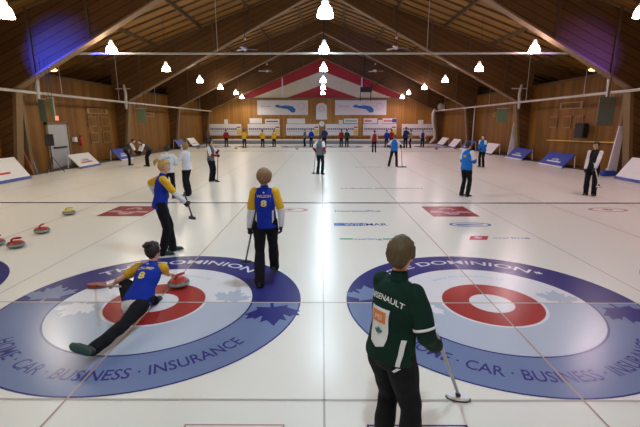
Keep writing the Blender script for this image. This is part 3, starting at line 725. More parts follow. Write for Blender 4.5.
# ================================================================ CURLING STONES
def granite():
    m, N, L, b = _mat('granite')
    tc = N.new('ShaderNodeTexCoord'); n = N.new('ShaderNodeTexVoronoi'); n.inputs['Scale'].default_value = 90; L.new(tc.outputs['Object'], n.inputs['Vector'])
    r = N.new('ShaderNodeMixRGB'); r.inputs[1].default_value = (.05, .05, .045, 1); r.inputs[2].default_value = (.19, .19, .17, 1)
    L.new(n.outputs['Color'], r.inputs[0]); L.new(r.outputs[0], b.inputs['Base Color']); b.inputs['Roughness'].default_value = .25
    return m
M_gran = granite(); M_band = plain((.30, .30, .28), .7, scale=60, name='striking_band')
def make_stone(m):
    t = thing('curling_stone', 'x', 'curling stone')
    bm = bmesh.new(); lathe(bm, [(.001, .002), (.062, .0), (.075, .012), (.12, .022), (.138, .042), (.1455, .052), (.1455, .068), (.138, .082), (.12, .098), (.09, .108), (.001, .112)], 36); obj('granite_body', bm, M_gran, t, True)
    bm = bmesh.new(); lathe(bm, [(.1400, .042), (.1470, .052), (.1470, .068), (.1400, .080)], 36); obj('striking_band', bm, M_band, t, True)
    bm = bmesh.new(); lathe(bm, [(.122, .096), (.118, .110), (.07, .122), (.001, .124)], 30); obj('cap', bm, m, t, True)
    bm = bmesh.new(); tube(bm, [(-.055, 0, .115), (-.058, 0, .150), (-.03, 0, .172), (.03, 0, .176), (.09, 0, .174)], [(.022, .022), (.018, .018), (.019, .018), (.021, .018), (.016, .014)], 10); obj('handle', bm, m, t, True)
    return t
M_sred = plain((.40, .022, .016), .4, name='stone_red'); M_syel = plain((.62, .54, .04), .4, name='stone_yellow')
rp = None; yp = None
stones = [('r', 15.5, 248, .5, 'red-handled curling stone, nearest of the group at the left edge'), ('r', 41.5, 233.5, 1.6, 'red-handled curling stone between another red one and the yellow one'),
          ('r', -4.5, 246, 1.2, 'red-handled stone cut by the left picture edge'), ('y', 68.5, 215, .3, 'yellow-handled curling stone at left, just in front of the hog line'),
          ('r', 179, 287, 0.9, 'red-handled curling stone under the hand of the sliding woman')]
for c, px, py, rz, lb in stones:
    if c == 'r':
        if rp is None: rp = make_stone(M_sred); o = rp
        else: o = copy_tree(rp)
    else: yp = make_stone(M_syel); o = yp
    x, d = ground(px, py); o.location = (x, d, .001); o.rotation_euler.z = rz; o['label'] = lb; o['group'] = 'curling stones'
STONE = ground(179, 287)
for c, px, py, lb in (('r', 198, 148.6, 'tiny far stone at the left end of the far ice'), ('y', 297, 149.3, 'tiny far yellow stone left of the central player'), ('r', 455, 149, 'tiny far stone near the right end of the far ice'), ('y', 236, 148.7, 'tiny far stone between the red and yellow dressed far players'), ('r', 436, 149.5, 'tiny far stone in front of the drop duct')):
    o = copy_tree(rp if c == 'r' else yp); x, d = ground(px, py); o.location = (x, d, .001); o['label'] = lb; o['group'] = 'far curling stones'

# ================================================================ PEOPLE
def solid(name, bm, voxel, mat, parent, smooth=3, disp=None):
    bmesh.ops.recalc_face_normals(bm, faces=bm.faces)
    me = bpy.data.meshes.new(name); bm.to_mesh(me); bm.free()
    o = bpy.data.objects.new(name, me)
    md = o.modifiers.new('r', 'REMESH'); md.mode = 'VOXEL'; md.voxel_size = voxel
    if smooth: sm = o.modifiers.new('s', 'SMOOTH'); sm.factor = .5; sm.iterations = smooth
    nm = bake(o); bpy.data.objects.remove(o); bpy.data.meshes.remove(me)
    if disp:
        for v in nm.vertices:
            k = noise.noise(v.co*disp[0]); v.co = v.co+v.normal*(k*disp[1])
    nm.name = name
    return link(name, nm, mat, parent, True)
def ik(a, c, l1, l2, hint):
    a, c, hint = V(a), V(c), V(hint)
    d = c-a; L = min(d.length, (l1+l2)*.998); d.normalize(); c = a+d*L
    x = (l1*l1-l2*l2+L*L)/(2*L); h = math.sqrt(max(0, l1*l1-x*x))
    n = hint-d*hint.dot(d)
    if n.length < 1e-4: n = d.orthogonal()
    return a+d*x+n.normalized()*h, c
SKIN = plain((.62, .36, .26), .5, scale=20, var=.06, name='skin')
def cloth_mat(col, s=14, name='cloth'):
    return plain(col, .85, scale=s, var=.15, bump=.35, spec=.2, name=name)
BLK = cloth_mat((.008, .008, .011)); GLOVE = plain((.015, .015, .017), .7, name='glove_black')
SHOE = plain((.02, .02, .022), .5, name='shoe_black'); SOLE = plain((.03, .10, .09), .6, name='sole'); SHOEW = plain((.6, .6, .6), .6, name='shoe_trim')
def hair_mat(col):
    m, N, L, b = _mat('hair'); tc = N.new('ShaderNodeTexCoord'); mp = N.new('ShaderNodeMapping'); mp.inputs['Scale'].default_value = (60, 60, 12)
    n = N.new('ShaderNodeTexNoise'); n.inputs['Scale'].default_value = 2; n.inputs['Detail'].default_value = 6
    L.new(tc.outputs['Object'], mp.inputs[0]); L.new(mp.outputs[0], n.inputs[0])
    r = N.new('ShaderNodeMixRGB'); r.inputs[1].default_value = (*[c*.35 for c in col], 1); r.inputs[2].default_value = (*[min(1, c*1.5) for c in col], 1)
    L.new(n.outputs[0], r.inputs[0]); L.new(r.outputs[0], b.inputs['Base Color']); b.inputs['Roughness'].default_value = .55
    bp = N.new('ShaderNodeBump'); bp.inputs['Strength'].default_value = .8; bp.inputs['Distance'].default_value = .01; L.new(n.outputs[0], bp.inputs['Height']); L.new(bp.outputs[0], b.inputs['Normal'])
    return m
def hand_tubes(bm, wrist, dirv, palm, s, curl, thumb_side, r=1.0):
    """palm: direction the palm faces; thumb_side: direction across the palm towards the thumb"""
    d = V(dirv).normalized(); n = V(palm); n = (n-d*n.dot(d)).normalized(); u = V(thumb_side); u = u-d*u.dot(d)-n*u.dot(n)
    u = d.cross(n) if u.length < 1e-3 else u.normalized()
    wr = V(wrist)
    tube(bm, [wr-d*.02*s, wr+d*.03*s, wr+d*.085*s], [(.026*s*r, .019*s*r), (.038*s*r, .018*s*r), (.040*s*r, .015*s*r)], 10, side=u)
    for i, (off, ln) in enumerate(((.029, .075), (.010, .083), (-.010, .078), (-.028, .060))):
        p = wr+d*.08*s+u*off*s; dd = d.copy(); pts = [p-d*.02*s, p]; 
        for k, f in enumerate((.42, .32, .26)):
            dd = (Matrix.Rotation(-curl*(.8 if k == 0 else 1.0), 3, u.cross(V((0, 0, 0))) if False else n.cross(d)) @ dd)
            p = p+dd*ln*f*s; pts.append(p)
        tube(bm, pts, [.0095*s*r, .0098*s*r, .009*s*r, .0085*s*r, .0075*s*r], 8)
    p = wr+d*.025*s+u*.026*s; dd = (u*.75+d*.7+n*.25).normalized(); p2 = p+dd*.045*s; dd2 = (d*.8+n*(.3+curl*.4)+u*.1).normalized(); p3 = p2+dd2*.03*s; p4 = p3+(dd2+n*.4*curl).normalized()*.025*s
    tube(bm, [p-dd*.01*s, p2, p3, p4], [.014*s*r, .0115*s*r, .0105*s*r, .0085*s*r], 8)

def person(label, loc, face, H=1.7, top=(.1, .1, .5), sleeves=None, pants=BLK, hair=(.1, .06, .03), hairstyle='short', bulk=0.0, detail=0,
           pelvis=(0, 0, .93), spine=(0, .03, 1), twist=0.0, head=(0, 0), armR=None, armL=None, elbR=(.6, -1, -.2), elbL=(-.6, -1, -.2),
           footR=(.11, .0, .075), footL=(-.11, .0, .075), kneeR=(0.1, 1, .1), kneeL=(-.1, 1, .1), toeR=None, toeL=None, gloves=(True, True), curl=(.7, .7), palmR=None, palmL=None,
           flare=1.0, shoe_off=0.0, collar_h=.515, soleR=None, group=None, hem=None, leg_r=1.0, shoes=SHOE, dirR=None, dirL=None, topmesh='jersey', name='person', beltcut=-.05):
    s = H/1.70
    t = thing(name, label, 'person', (loc[0], loc[1], 0.008), face, group)
    vox = {0: .028, 1: .014, 2: .0095}[detail]*s
    P = {}
    pel = V(pelvis)*s; sp = V(spine).normalized()
    X = V((1, 0, 0)); fwd = sp.cross(X)*-1; fwd = X.cross(sp)*-1 if False else sp.cross(X)  # forward
    # torso frame: side rotated about the spine by twist
    side = (Matrix.Rotation(twist, 3, sp) @ (X-sp*X.dot(sp)).normalized())
    f2 = sp.cross(side)   # forward of the chest
    def S(h, x=0, f=0): return pel+sp*(h*s)+side*(x*s)+f2*(f*s)
    pside = (X*.6+side*.4).normalized()
    shR, shL = S(.445, .150), S(.445, -.150)
    neck0 = S(.50, 0, -.005)
    upv = (sp*.6+V((0, 0, 1))*.4).normalized()
    hy, hp = head
    hf0 = V((f2.x, f2.y, 0)); hf0 = hf0.normalized() if hf0.length > .2 else V((0, 1, 0))
    hf = Matrix.Rotation(hy, 3, 'Z') @ hf0
    hs = hf.cross(V((0, 0, 1))).normalized()
    hu = Matrix.Rotation(hp, 3, hs) @ V((0, 0, 1)); hf = Matrix.Rotation(hp, 3, hs) @ hf
    hc = neck0+upv*.095*s+hu*.065*s+hf*.015*s
    HR = Matrix((hs, hf, hu)).transposed()
    HL, HRt = pel-pside*.085*s+V((0, 0, -.02*s)), pel+pside*.085*s+V((0, 0, -.02*s))
    aR = V(armR)*s if armR else S(-.10, .27, .05); aL = V(armL)*s if armL else S(-.10, -.27, .05)
    eR, wR = ik(shR, aR, .285*s, .25*s, elbR); eL, wL = ik(shL, aL, .285*s, .25*s, elbL)
    kR, anR = ik(HRt, V(footR)*s, .43*s, .42*s, kneeR); kL, anL = ik(HL, V(footL)*s, .43*s, .42*s, kneeL)
    P.update(S=S, side=side, sp=sp, f2=f2, wR=wR, wL=wL, hc=hc, root=t, s=s, eR=eR, eL=eL, kL=kL, kR=kR)
    # ---- body
    bm = bmesh.new()
    tube(bm, [S(-.06), S(.05), S(.18), S(.32), S(.44), S(.50)], [(a*s, b*s) for a, b in ((.13, .085), (.125, .08), (.108, .075), (.13, .09), (.13, .075), (.06, .05))], 16, side=side)
    tube(bm, [S(.44), neck0, hc-hu*.05*s], [.055*s, .050*s, .048*s], 12)
    ball(bm, hc+hu*.022*s-hf*.008*s, (.074*s, .093*s, .092*s), 3, HR)
    tube(bm, [hc-hu*.0*s+hf*.012*s, hc-hu*.062*s+hf*.036*s, hc-hu*.088*s+hf*.058*s], [(.064*s, .066*s), (.052*s, .048*s), (.028*s, .024*s)], 14, side=hs)
    tube(bm, [hc+hu*.018*s+hf*.082*s, hc-hu*.010*s+hf*.103*s, hc-hu*.022*s+hf*.096*s], [.009*s, .013*s, .013*s], 8)
    for e in (-1, 1): ball(bm, hc+hs*e*.076*s-hu*.003*s-hf*.008*s, (.010*s, .020*s, .032*s), 2, HR)
    if detail: 
        tube(bm, [hc-hu*.044*s+hf*.083*s-hs*.020*s, hc-hu*.042*s+hf*.092*s, hc-hu*.044*s+hf*.083*s+hs*.020*s], [.006*s, .009*s, .006*s], 8)
        for e in (-1, 1): tube(bm, [hc+hu*.032*s+hf*.080*s+hs*e*.010*s, hc+hu*.036*s+hf*.074*s+hs*e*.042*s], [.008*s, .008*s], 8)
    for sh, el, wr in ((shR, eR, wR), (shL, eL, wL)):
        tube(bm, [sh, sh.lerp(el, .35), el, el.lerp(wr, .3), wr], [.044*s, .043*s, .034*s, .036*s, .024*s], 12)
    for h, k, an in ((HRt, kR, anR), (HL, kL, anL)):
        tube(bm, [h, h.lerp(k, .4), k, k.lerp(an, .3), an], [.078*s, .070*s, .048*s, .050*s, .034*s], 12)
        ball(bm, an-V((0, 0, .01*s)), .034*s, 2)
    hands = []
    for i, (wr, el, pm, dv, g) in enumerate(((wR, eR, palmR, dirR, gloves[0]), (wL, eL, palmL, dirL, gloves[1]))):
        sg = 1 if i == 0 else -1
        d = V(dv) if dv else (wr-el).normalized(); pmv = V(pm) if pm else -side*sg
        th = f2 if abs(d.dot(f2)) < .8 else V((0, 0, 1))
        hands.append((wr, d, pmv, th, g))
        hand_tubes(bm, wr, d, pmv, s, curl[i], th)
    body = solid('body', bm, vox, SKIN, t, 2 if detail else 1)
    for (wr, d, pmv, th, g), c in zip(hands, curl):
        if g:
            bm = bmesh.new(); hand_tubes(bm, wr, d, pmv, s, c, th, 1.28); tube(bm, [wr-d*.05*s, wr+d*.01*s], [.036*s, .036*s], 10)
            solid('glove', bm, min(vox, .010*s) if detail else vox*.7, GLOVE, t, 1)
    # ---- trousers
    bm = bmesh.new()
    tube(bm, [S(.10), S(.02), pel-V((0, 0, .04*s))], [(.150*s, .105*s), (.162*s, .118*s), (.150*s, .115*s)], 16, side=pside)
    for h, k, an, sg in ((HRt, kR, anR, 1), (HL, kL, anL, -1)):
        q = .012*sg
        end = an+(an-k).normalized()*.035*s
        tube(bm, [h, h.lerp(k, .25), h.lerp(k, .65), k, k.lerp(an, .4), an, end], [x*s*leg_r for x in (.096, .097, .080, .069, .070*flare, .068*flare, .067*flare)], 14)
    P['pants'] = solid('trousers', bm, vox*1.1, pants, t, 2, (9/s, .010*s))
    # ---- shoes
    for an, toe, sg in ((anR, toeR, 1), (anL, toeL, -1)):
        dv = V(toe).normalized() if toe else V((.12*sg, 1, 0)).normalized()
        bm = bmesh.new()
        down = V((0, 0, -1)) if abs(dv.z) < .5 else (V((0, 1, 0))*-1)
        if toe and len(toe) == 3 and abs(dv.z) >= .5: down = V((0, -1, .25)).normalized()
        if soleR and sg == 1: down = V(soleR).normalized(); down = (down-dv*down.dot(dv)).normalized()
        sd = dv.cross(down)
        a = an+down*(.035+(shoe_off if sg == 1 else 0))*s
        tube(bm, [a-dv*.055*s, a+dv*.03*s, a+dv*.11*s+down*.008*s, a+dv*.165*s+down*.012*s], [(.036*s, .040*s), (.042*s, .042*s), (.048*s, .032*s), (.036*s, .022*s)], 12, side=sd)
        tube(bm, [an-down*.03*s, a], [.042*s, .044*s], 10)
        solid('shoe', bm, vox*.8, shoes, t, 1)
        if detail:
            bm = bmesh.new(); c0 = a+down*.034*s
            tube(bm, [c0-dv*.085*s, c0-dv*.05*s, c0+dv*.04*s, c0+dv*.12*s, c0+dv*.18*s, c0+dv*.20*s], [(.02*s, .010*s), (.040*s, .010*s), (.044*s, .010*s), (.051*s, .010*s), (.042*s, .010*s), (.02*s, .010*s)], 12, side=sd, round_ends=False)
            obj('sole', bm, SOLE if detail == 2 else SHOEW, t, True)
    # ---- top
    b = bulk
    bm = bmesh.new()
    tube(bm, [S(beltcut-.035), S(beltcut), S(.04), S(.17), S(.31), S(.42), S(.485)], [(x*s, y*s) for x, y in ((.178+b, .132+b), (.178+b, .132+b), (.166+b, .122+b), (.146+b, .112+b), (.166+b, .122+b), (.160+b, .100+b*.8), (.085+b*.5, .068))], 20, side=side, round_ends=False)
    tube(bm, [S(.435, -.13), S(.455, -.06), S(.455, .06), S(.435, .13)], [.052*s, .056*s, .056*s, .052*s], 12)
    if sleeves is None: sleeves = [(0, 2, 'top')]
    for (t0, t1, m) in sleeves:
        if m == 'top':
            for sh, el, wr in ((shR, eR, wR), (shL, eL, wL)):
                pts = [sh]+([sh.lerp(el, .5)] if t1 >= .5 else [])
                rr = [.058+b*.6]+([.058+b*.6] if t1 >= .5 else [])
                if t1 >= 1: pts += [el]; rr += [.054+b*.6]
                if t1 > 1: pts += [el.lerp(wr, .5*(t1-1)), el.lerp(wr, min(.97, t1-1))]; rr += [.052+b*.5, .042+b*.4]
                if len(pts) < 2: pts += [sh.lerp(el, max(.2, t1))]; rr += [.064]
                tube(bm, pts, [r*s for r in rr], 14)
    tm = top if isinstance(top, bpy.types.Material) else cloth_mat(top)
    P['top'] = solid(topmesh, bm, vox*1.1, tm, t, 5 if detail == 2 else 2, (7/s, .012*s))
    for (t0, t1, m) in sleeves:
        if m == 'top': continue
        mm = m if isinstance(m, bpy.types.Material) else cloth_mat(m)
        for sh, el, wr in ((shR, eR, wR), (shL, eL, wL)):
            def Q(u): return sh.lerp(el, u) if u <= 1 else el.lerp(wr, u-1)
            def Rr(u): return (.061-.009*u if u <= 1 else .052-.012*(u-1))+b*.5+(.006 if t0 == 0 else 0)
            us = [t0+(t1-t0)*i/4 for i in range(5)]
            if t0 < 1 < t1: us = sorted(set(us+[1.0]))
            bm = bmesh.new(); tube(bm, [Q(u) for u in us], [Rr(u)*s for u in us], 14)
            solid('sleeve', bm, vox*1.0, mm, t, 1, (8/s, .006*s))
    if hem:
        bm = bmesh.new(); tube(bm, [S(-.085), S(-.01)], [((.170+b)*s, (.127+b)*s), ((.160+b)*s, (.118+b)*s)], 20, side=side); solid('undershirt_hem', bm, vox, cloth_mat(hem), t, 1)
    bm = bmesh.new(); tube(bm, [S(.47), S(collar_h)], [(.072*s, .066*s), (.060*s, .058*s)], 14, side=side); solid('collar', bm, vox*.8, tm, t, 1)
    # ---- hair
    bm = bmesh.new(); vs = ball(bm, (0, 0, 0), 1, 4 if detail else 3)
    for v in vs:
        q = v.co.copy(); k = 1.0
        low = -.25 if hairstyle in ('short', 'crop', 'bun') else -.75
        if q.y > .30 and q.z < .45: k = .80
        if hairstyle in ('short', 'crop', 'bun') and q.z < -.35 and q.y > -.35: k = .80
        if hairstyle == 'cap' and q.z < .1: k = .8
        nz = .03+noise.noise(q*3.2+V((H*10, 0, 0)))*.08+noise.noise(V((q.x*9, q.y*9, q.z*5)))*.09+noise.noise(q*22)*.03
        if k > .9: q = q*(1.0+nz)
        v.co = V((q.x*.090*k*s, q.y*.106*k*s, q.z*.112*k*s))
        if hairstyle == 'bob': v.co.x *= 1.2; v.co.y *= 1.12; v.co.z *= (1.15 if v.co.z < 0 else 1.03)
    if hairstyle == 'bun':
        for c, r in (((0, -.075, .098), (.045, .042, .036)), ((-.03, -.10, .085), (.028, .03, .026)), ((.03, -.085, .11), (.02, .028, .022))):
            vv = ball(bm, (c[0]*s, c[1]*s, c[2]*s), tuple(x*s for x in r), 3)
            for v in vv: v.co += v.co.normalized()*noise.noise(v.co*60/s)*.008*s
    if hairstyle == 'pony':
        tube(bm, [V((0, -.09, .05))*s, V((0, -.135, .06))*s, V((0, -.165, .01))*s, V((0, -.15, -.05))*s], [.02*s, .032*s, .028*s, .010*s], 10)
    for v in bm.verts: v.co = HR @ v.co+hc+hu*.022*s-hf*.014*s
    P['hair'] = obj('cap' if hairstyle == 'cap' else 'hair', bm, hair_mat(hair) if hairstyle != 'cap' else cloth_mat(hair), t, True)
    if detail:
        for e in (-1, 1):
            bm = bmesh.new(); ball(bm, hc+hs*e*.030*s+hu*.012*s+hf*.078*s, .0115*s, 2); o = obj('eye', bm, M_whitep, t, True)
            bm = bmesh.new(); ball(bm, hc+hs*e*.030*s+hu*.012*s+hf*.086*s, .006*s, 2); obj('iris', bm, M_dark, o, True)
            bm = bmesh.new(); tube(bm, [hc+hs*e*.014*s+hu*.036*s+hf*.088*s, hc+hs*e*.045*s+hu*.038*s+hf*.076*s], [.003*s, .003*s], 6); obj('eyebrow', bm, P['hair'].data.materials[0], t, True)
        bm = bmesh.new(); tube(bm, [hc-hu*.044*s+hf*.089*s-hs*.018*s, hc-hu*.043*s+hf*.098*s, hc-hu*.044*s+hf*.089*s+hs*.018*s], [.003*s, .006*s, .003*s], 8); obj('mouth', bm, plain((.45, .12, .11), .4, name='lips'), t, True)
    return P
def decal(P, pieces, name, mat, h0, x0=0.0, off=.004, back=True, on='top'):
    """lays flat letter shapes on the garment: pieces = bmesh in the xy plane"""
    tgt = P[on]; bv = BVHTree.FromPolygons([v.co for v in tgt.data.vertices], [p.vertices[:] for p in tgt.data.polygons])
    n = -P['f2'] if back else P['f2']; sd = P['side'] if back else -P['side']; s = P['s']
    out = bmesh.new()
    bm = pieces; xs = [e.calc_length() for e in bm.edges]
    subdivide_flat(bm, .018)
    def fn(c):
        o = P['S'](h0, 0, 0)+sd*(x0+c.x)*s+P['sp']*c.y*s
        h = bv.ray_cast(o+n*.5, -n)
        return (h[0]+n*off) if h[0] else o+n*.13*s
    append(out, bm, fn)
    return obj(name, out, mat, P['root'], norm=False)
def rect_bm(x0, x1, y0, y1):
    bm = bmesh.new(); poly_flat(bm, [(x0, y0), (x1, y0), (x1, y1), (x0, y1)], 0); return bm
def world_pt(P, v): return P['root'].matrix_basis @ V(v)
def broom(label, top, bottom, head_col=None, handle=None, ang=0.0, hl=.10, hw=.04, thick=.028, brush=None):
    t = thing('curling_broom', label, 'broom', bottom)
    top = V(top); b = V(bottom); r = top-b
    bm = bmesh.new(); tube(bm, [(0, 0, .045)+V((0, 0, 0)) if False else V((0, 0, .045)), r], [.0125, .0125], 10); obj('handle', bm, handle or M_black, t, True)
    R = Matrix.Rotation(ang, 3, 'Z')
    def ov(z0, z1, k):
        bm = bmesh.new(); n = 24; A = []; B = []
        for i in range(n):
            a = 2*PI*i/n; c = R @ V((hl*k*math.cos(a), hw*k*math.sin(a), 0)); A.append(bm.verts.new(c+V((0, 0, z0)))); B.append(bm.verts.new(c+V((0, 0, z1))))
        bm.faces.new(A[::-1]); bm.faces.new(B)
        for i in range(n): bm.faces.new((A[i], A[(i+1) % n], B[(i+1) % n], B[i]))
        return bm
    obj('brush_pad', ov(.002, .014, 1.0), brush or plain((.16, .16, .22), .8, name='pad'), t); obj('brush_head', ov(.014, .014+thick, .93), head_col or M_dark, t)
    bm = bmesh.new(); tube(bm, [V((0, 0, .03)), V((0, 0, .03))+r.normalized()*.06], [.022, .018], 10); obj('socket', bm, M_dark, t, True)
    return t

BLUE = cloth_mat((.008, .030, .34)); YEL = cloth_mat((.68, .40, .025)); WHT = cloth_mat((.72, .72, .76))
GOLD = plain((.80, .66, .18), .6, name='print_gold')
# --- woman walking away (centre left)
d0 = 5.50; x0 = -.795
P = person('woman in blue vest with yellow and white sleeves walking away, broom in her left hand', (x0, d0), .02, leg_r=1.08, H=1.60, top=BLUE, sleeves=[(0, .85, YEL), (.75, 1.95, WHT)], hair=(.26, .15, .07), hairstyle='bob', detail=2,
           pelvis=(0, .02, .925), spine=(0, .02, 1), head=(0, -.15), armL=(-.235, -.02, .83), armR=(.235, .02, .86), elbL=(-.8, -.7, 0), elbR=(.8, -.7, 0), footL=(-.075, -.24, .09), footR=(.085, .36, .10), kneeL=(-.1, 1, 0), kneeR=(.1, 1, 0), toeL=(-.06, 1, -.12), toeR=(.1, 1, .1), gloves=(True, True), curl=(.5, 1.1), flare=1.05, bulk=.004)
decal(P, text_bm('WILSON', .038, 1.0, .012), 'back_lettering', GOLD, .375); decal(P, text_bm('8', .085, 1.35, .04), 'back_number', GOLD, .25)
bm = bmesh.new(); leaf(bm, 0, .0, .02, 0, 0); decal(P, bm, 'back_badge', plain((.7, .7, .75), .6, name='badge'), .44)
for e in (-1, 1): decal(P, rect_bm(-.012, .012, -.12, .06), 'side_panel', WHT, .12, e*.125, .003)
h = world_pt(P, P['wL']+V((-.005, .03, -.06)))
bx, by = ground(246, 263)
broom('black broom in the left hand of the woman walking away', h+(h-V((bx, by, .03))).normalized()*.58+V((.05, .0, 0)), (bx, by, 0), ang=.1, hl=.095, hw=.035, thick=.02)
# --- blonde sweeper
P = person('blonde woman in blue vest with yellow sleeves facing right, broom held low before her', ((-2.70), 6.75), -1.15, H=1.62, leg_r=1.06, top=BLUE, sleeves=[(0, .9, YEL), (.8, 1.95, WHT)], hair=(.50, .33, .11), hairstyle='pony', detail=2,
           pelvis=(0, -.05, .93), spine=(0, .16, 1), head=(-.25, -.35), armR=(.14, .42, .86), armL=(-.34, -.10, 1.02), elbR=(.5, -.6, -.8), elbL=(-.5, -1, .1), footR=(.12, -.08, .08), footL=(-.10, .10, .08), gloves=(True, True), curl=(1.1, .9), bulk=.004)
decal(P, text_bm('8', .10, 1.35, .04), 'back_number', GOLD, .24)
h = world_pt(P, P['wR']+V((0, .05, -.03)))
x_, z_ = at(192, 217.5, 6.45)
broom('black broom held low by the blonde woman, its dark head off the ice', h+(h-V((x_, 6.45, z_))).normalized()*.35, (x_, 6.45, z_-.03), ang=-.6, hl=.085, hw=.035)
# --- delivering woman (Empty at her slide foot)
cx_, cy_ = -2.12, 4.29
P = person('dark-haired woman in blue vest sliding low on the rings, her hand on a curling stone', (cx_, cy_), 0.0, H=1.62, top=BLUE, sleeves=[(0, .52, YEL)], hair=(.022, .013, .010), hairstyle='bun', detail=2, gloves=(False, False),
           pelvis=(.03, 0, .27), spine=(.04, .53, .40), twist=-.10, head=(-.15, .05), armR=(.08, .85, .24), armL=(-.44, .38, .31), elbR=(.5, -.2, -.8), elbL=(-.6, -.5, -.3), dirL=(-.9, .1, -.3), dirR=(.3, .8, -.25),
           footL=(.0, .42, .075), kneeL=(-1.0, .3, .7), footR=(-.07, -.88, .105), kneeR=(.2, -.1, -.3), toeR=(-.85, .32, .06), soleR=(.08, -1, .22), shoe_off=.055, toeL=(.2, 1, 0), curl=(.8, 1.2), palmR=(0, 0, -1), palmL=(0, 0, -1), hem=(.72, .72, .76), flare=.95, leg_r=1.02, bulk=.004)
decal(P, text_bm('CRUMP', .045, 1.0, .012), 'back_lettering', GOLD, .34); decal(P, text_bm('8', .085, 1.35, .04), 'back_number', GOLD, .21)
bm = bmesh.new(); leaf(bm, 0, 0, .022, 0, 0); decal(P, bm, 'back_badge', plain((.7, .7, .75), .6, name='badge'), .43)
hL = world_pt(P, P['wL']+V((-.06, .0, -.04)))
bx, by = ground(97, 288)
M_brh = plain((.32, .05, .03), .5, name='broom_red')
broom('broom with dark red head under the left hand of the sliding woman', hL+(hL-V((bx, by, .02))).normalized()*.5, (bx, by, 0), head_col=M_brh, handle=plain((.35, .33, .33), .4, name='grey_handle'), ang=.15, hl=.14, hw=.06, thick=.045)
CRUMP = P
# --- coach in green, foreground
P = person('person in dark green jacket seen from behind in the foreground, broom in the right hand', (.485, 2.30), -.93, H=1.545, top=cloth_mat((.0045, .025, .016)), hair=(.095, .058, .018), hairstyle='crop', detail=2, bulk=.016,
           pelvis=(-.02, -.06, .93), spine=(.0, .10, 1), beltcut=-.01, collar_h=.53, head=(.35, -.12), armR=(.17, .18, .96), armL=(-.10, .26, 1.0), elbR=(.7, -.9, -.2), elbL=(-.8, -.5, 0), footR=(.12, .02, .075), footL=(-.12, 0, .075), gloves=(True, True), curl=(1.1, .9), topmesh='jacket', leg_r=1.12)
sx_ = plain((.75, .75, .75), .6, name='crest_white'); ora = plain((.75, .22, .04), .6, name='crest_orange'); tea = plain((.02, .16, .16), .6, name='crest_teal')
def arch(bm, k):
    for v in bm.verts: v.co.y += -k*v.co.x*v.co.x
    return bm
tb = text_bm('ARSENAULT', .036, 1.0, .012); subdivide_flat(tb, .02); decal(P, arch(tb, 1.2), 'back_lettering', sx_, .37, .0)
bm = bmesh.new(); poly_flat(bm, [(-.075, .20), (.075, .20), (.07, 0), (.06, -.05), (.0, -.075), (-.06, -.05), (-.07, 0)], 0); decal(P, bm, 'crest', sx_, .12, -.01, .004)
decal(P, rect_bm(-.055, .055, .10, .18), 'crest_panel', ora, .12, -.01, .007)
bm = bmesh.new(); leaf(bm, 0, .03, .04, 0, 0); decal(P, bm, 'crest_leaf', tea, .12, -.01, .007)
tb = text_bm('PEI', .035, 1.0, .01); append_ = tb; [setattr(v, 'co', V((v.co.x, v.co.y+.12, 0))) for v in tb.verts]; decal(P, tb, 'crest_lettering', sx_, .12, -.01, .009)
decal(P, rect_bm(-.010, .012, -.16, .04), 'side_stripe', sx_, .10, .150, .004)
# white band on the right sleeve
e, q = P['eR'], P['S'](.445, .150)
bm = bmesh.new(); a = q.lerp(e, .75); b_ = q.lerp(e, .80); tube(bm, [a, b_], [.0700, .0690], 20, round_ends=False); obj('sleeve_band', bm, sx_, P['root'], True)
hR = world_pt(P, P['wR']+V((.01, .055, -.055)))
bx, by = ground(458, 398.5)
broom('grey-handled broom with white oval head resting on the ice before the person in green', hR+(hR-V((bx, by, .03))).normalized()*.28, (bx, by, 0), head_col=M_whitep, handle=plain((.30, .30, .31), .35, metal=.4, name='alloy'), ang=-.25, hl=.10, hw=.048, thick=.022, brush=plain((.03, .03, .04), .7, name='padb'))

# --- players in the middle distance
def G(px, py, dz=0.0): return ground(px, py)
REDC = cloth_mat((.30, .015, .02)); GRY = cloth_mat((.12, .13, .16)); LBL = cloth_mat((.015, .16, .55)); NVY = cloth_mat((.02, .025, .09)); DGR = cloth_mat((.01, .05, .03))
P = person('woman in white jacket facing left, hands raised before her, on the left', G(188.5, 195.5), 1.25, H=1.62, top=(.70, .71, .78), hair=(.33, .2, .09), hairstyle='bob', detail=1, armR=(.10, .30, 1.18), armL=(-.12, .30, 1.22), gloves=(False, False), footR=(.10, .04, .075), footL=(-.1, -.05, .075), bulk=.012, flare=1.25)
decal(P, rect_bm(-.02, .02, -.2, .0), 'blue_stripe', BLUE, .35, .10)
P = person('dark-haired woman in white jacket seen from behind, half hidden by the blonde sweeper', G(170.5, 199), .3, H=1.58, top=(.66, .72, .78), hair=(.02, .014, .012), hairstyle='short', detail=1, armR=(.18, .28, 1.08), armL=(-.18, .28, 1.05), gloves=(False, False), bulk=.012)
decal(P, text_bm('NS', .05, 1.6, .01), 'back_lettering', LBL, .36)
P = person('woman in grey vest with white and red sleeves, standing with a broom before her', G(212, 181.5), -1.9, H=1.60, top=GRY, sleeves=[(0, 1.0, WHT), (.95, 1.95, REDC)], hair=(.04, .02, .015), hairstyle='bob', detail=1, armR=(.06, .33, 1.06), armL=(-.10, .30, 1.24), bulk=.01)
h = world_pt(P, P['wR']+V((0, .06, 0))); bx, by = G(217.5, 182); broom('dark broom held upright by the woman with red sleeves', h+V((0, 0, .12)), (bx, by, 0))
P = person('player in dark jacket with white and red sleeve, mid hall on the centre line', G(320, 174.5), -.5, H=1.70, top=GRY, sleeves=[(0, .8, WHT), (.75, 1.9, REDC)], hair=(.03, .02, .02), detail=1, armR=(.22, .05, .98), armL=(-.24, .10, .95), bulk=.015)
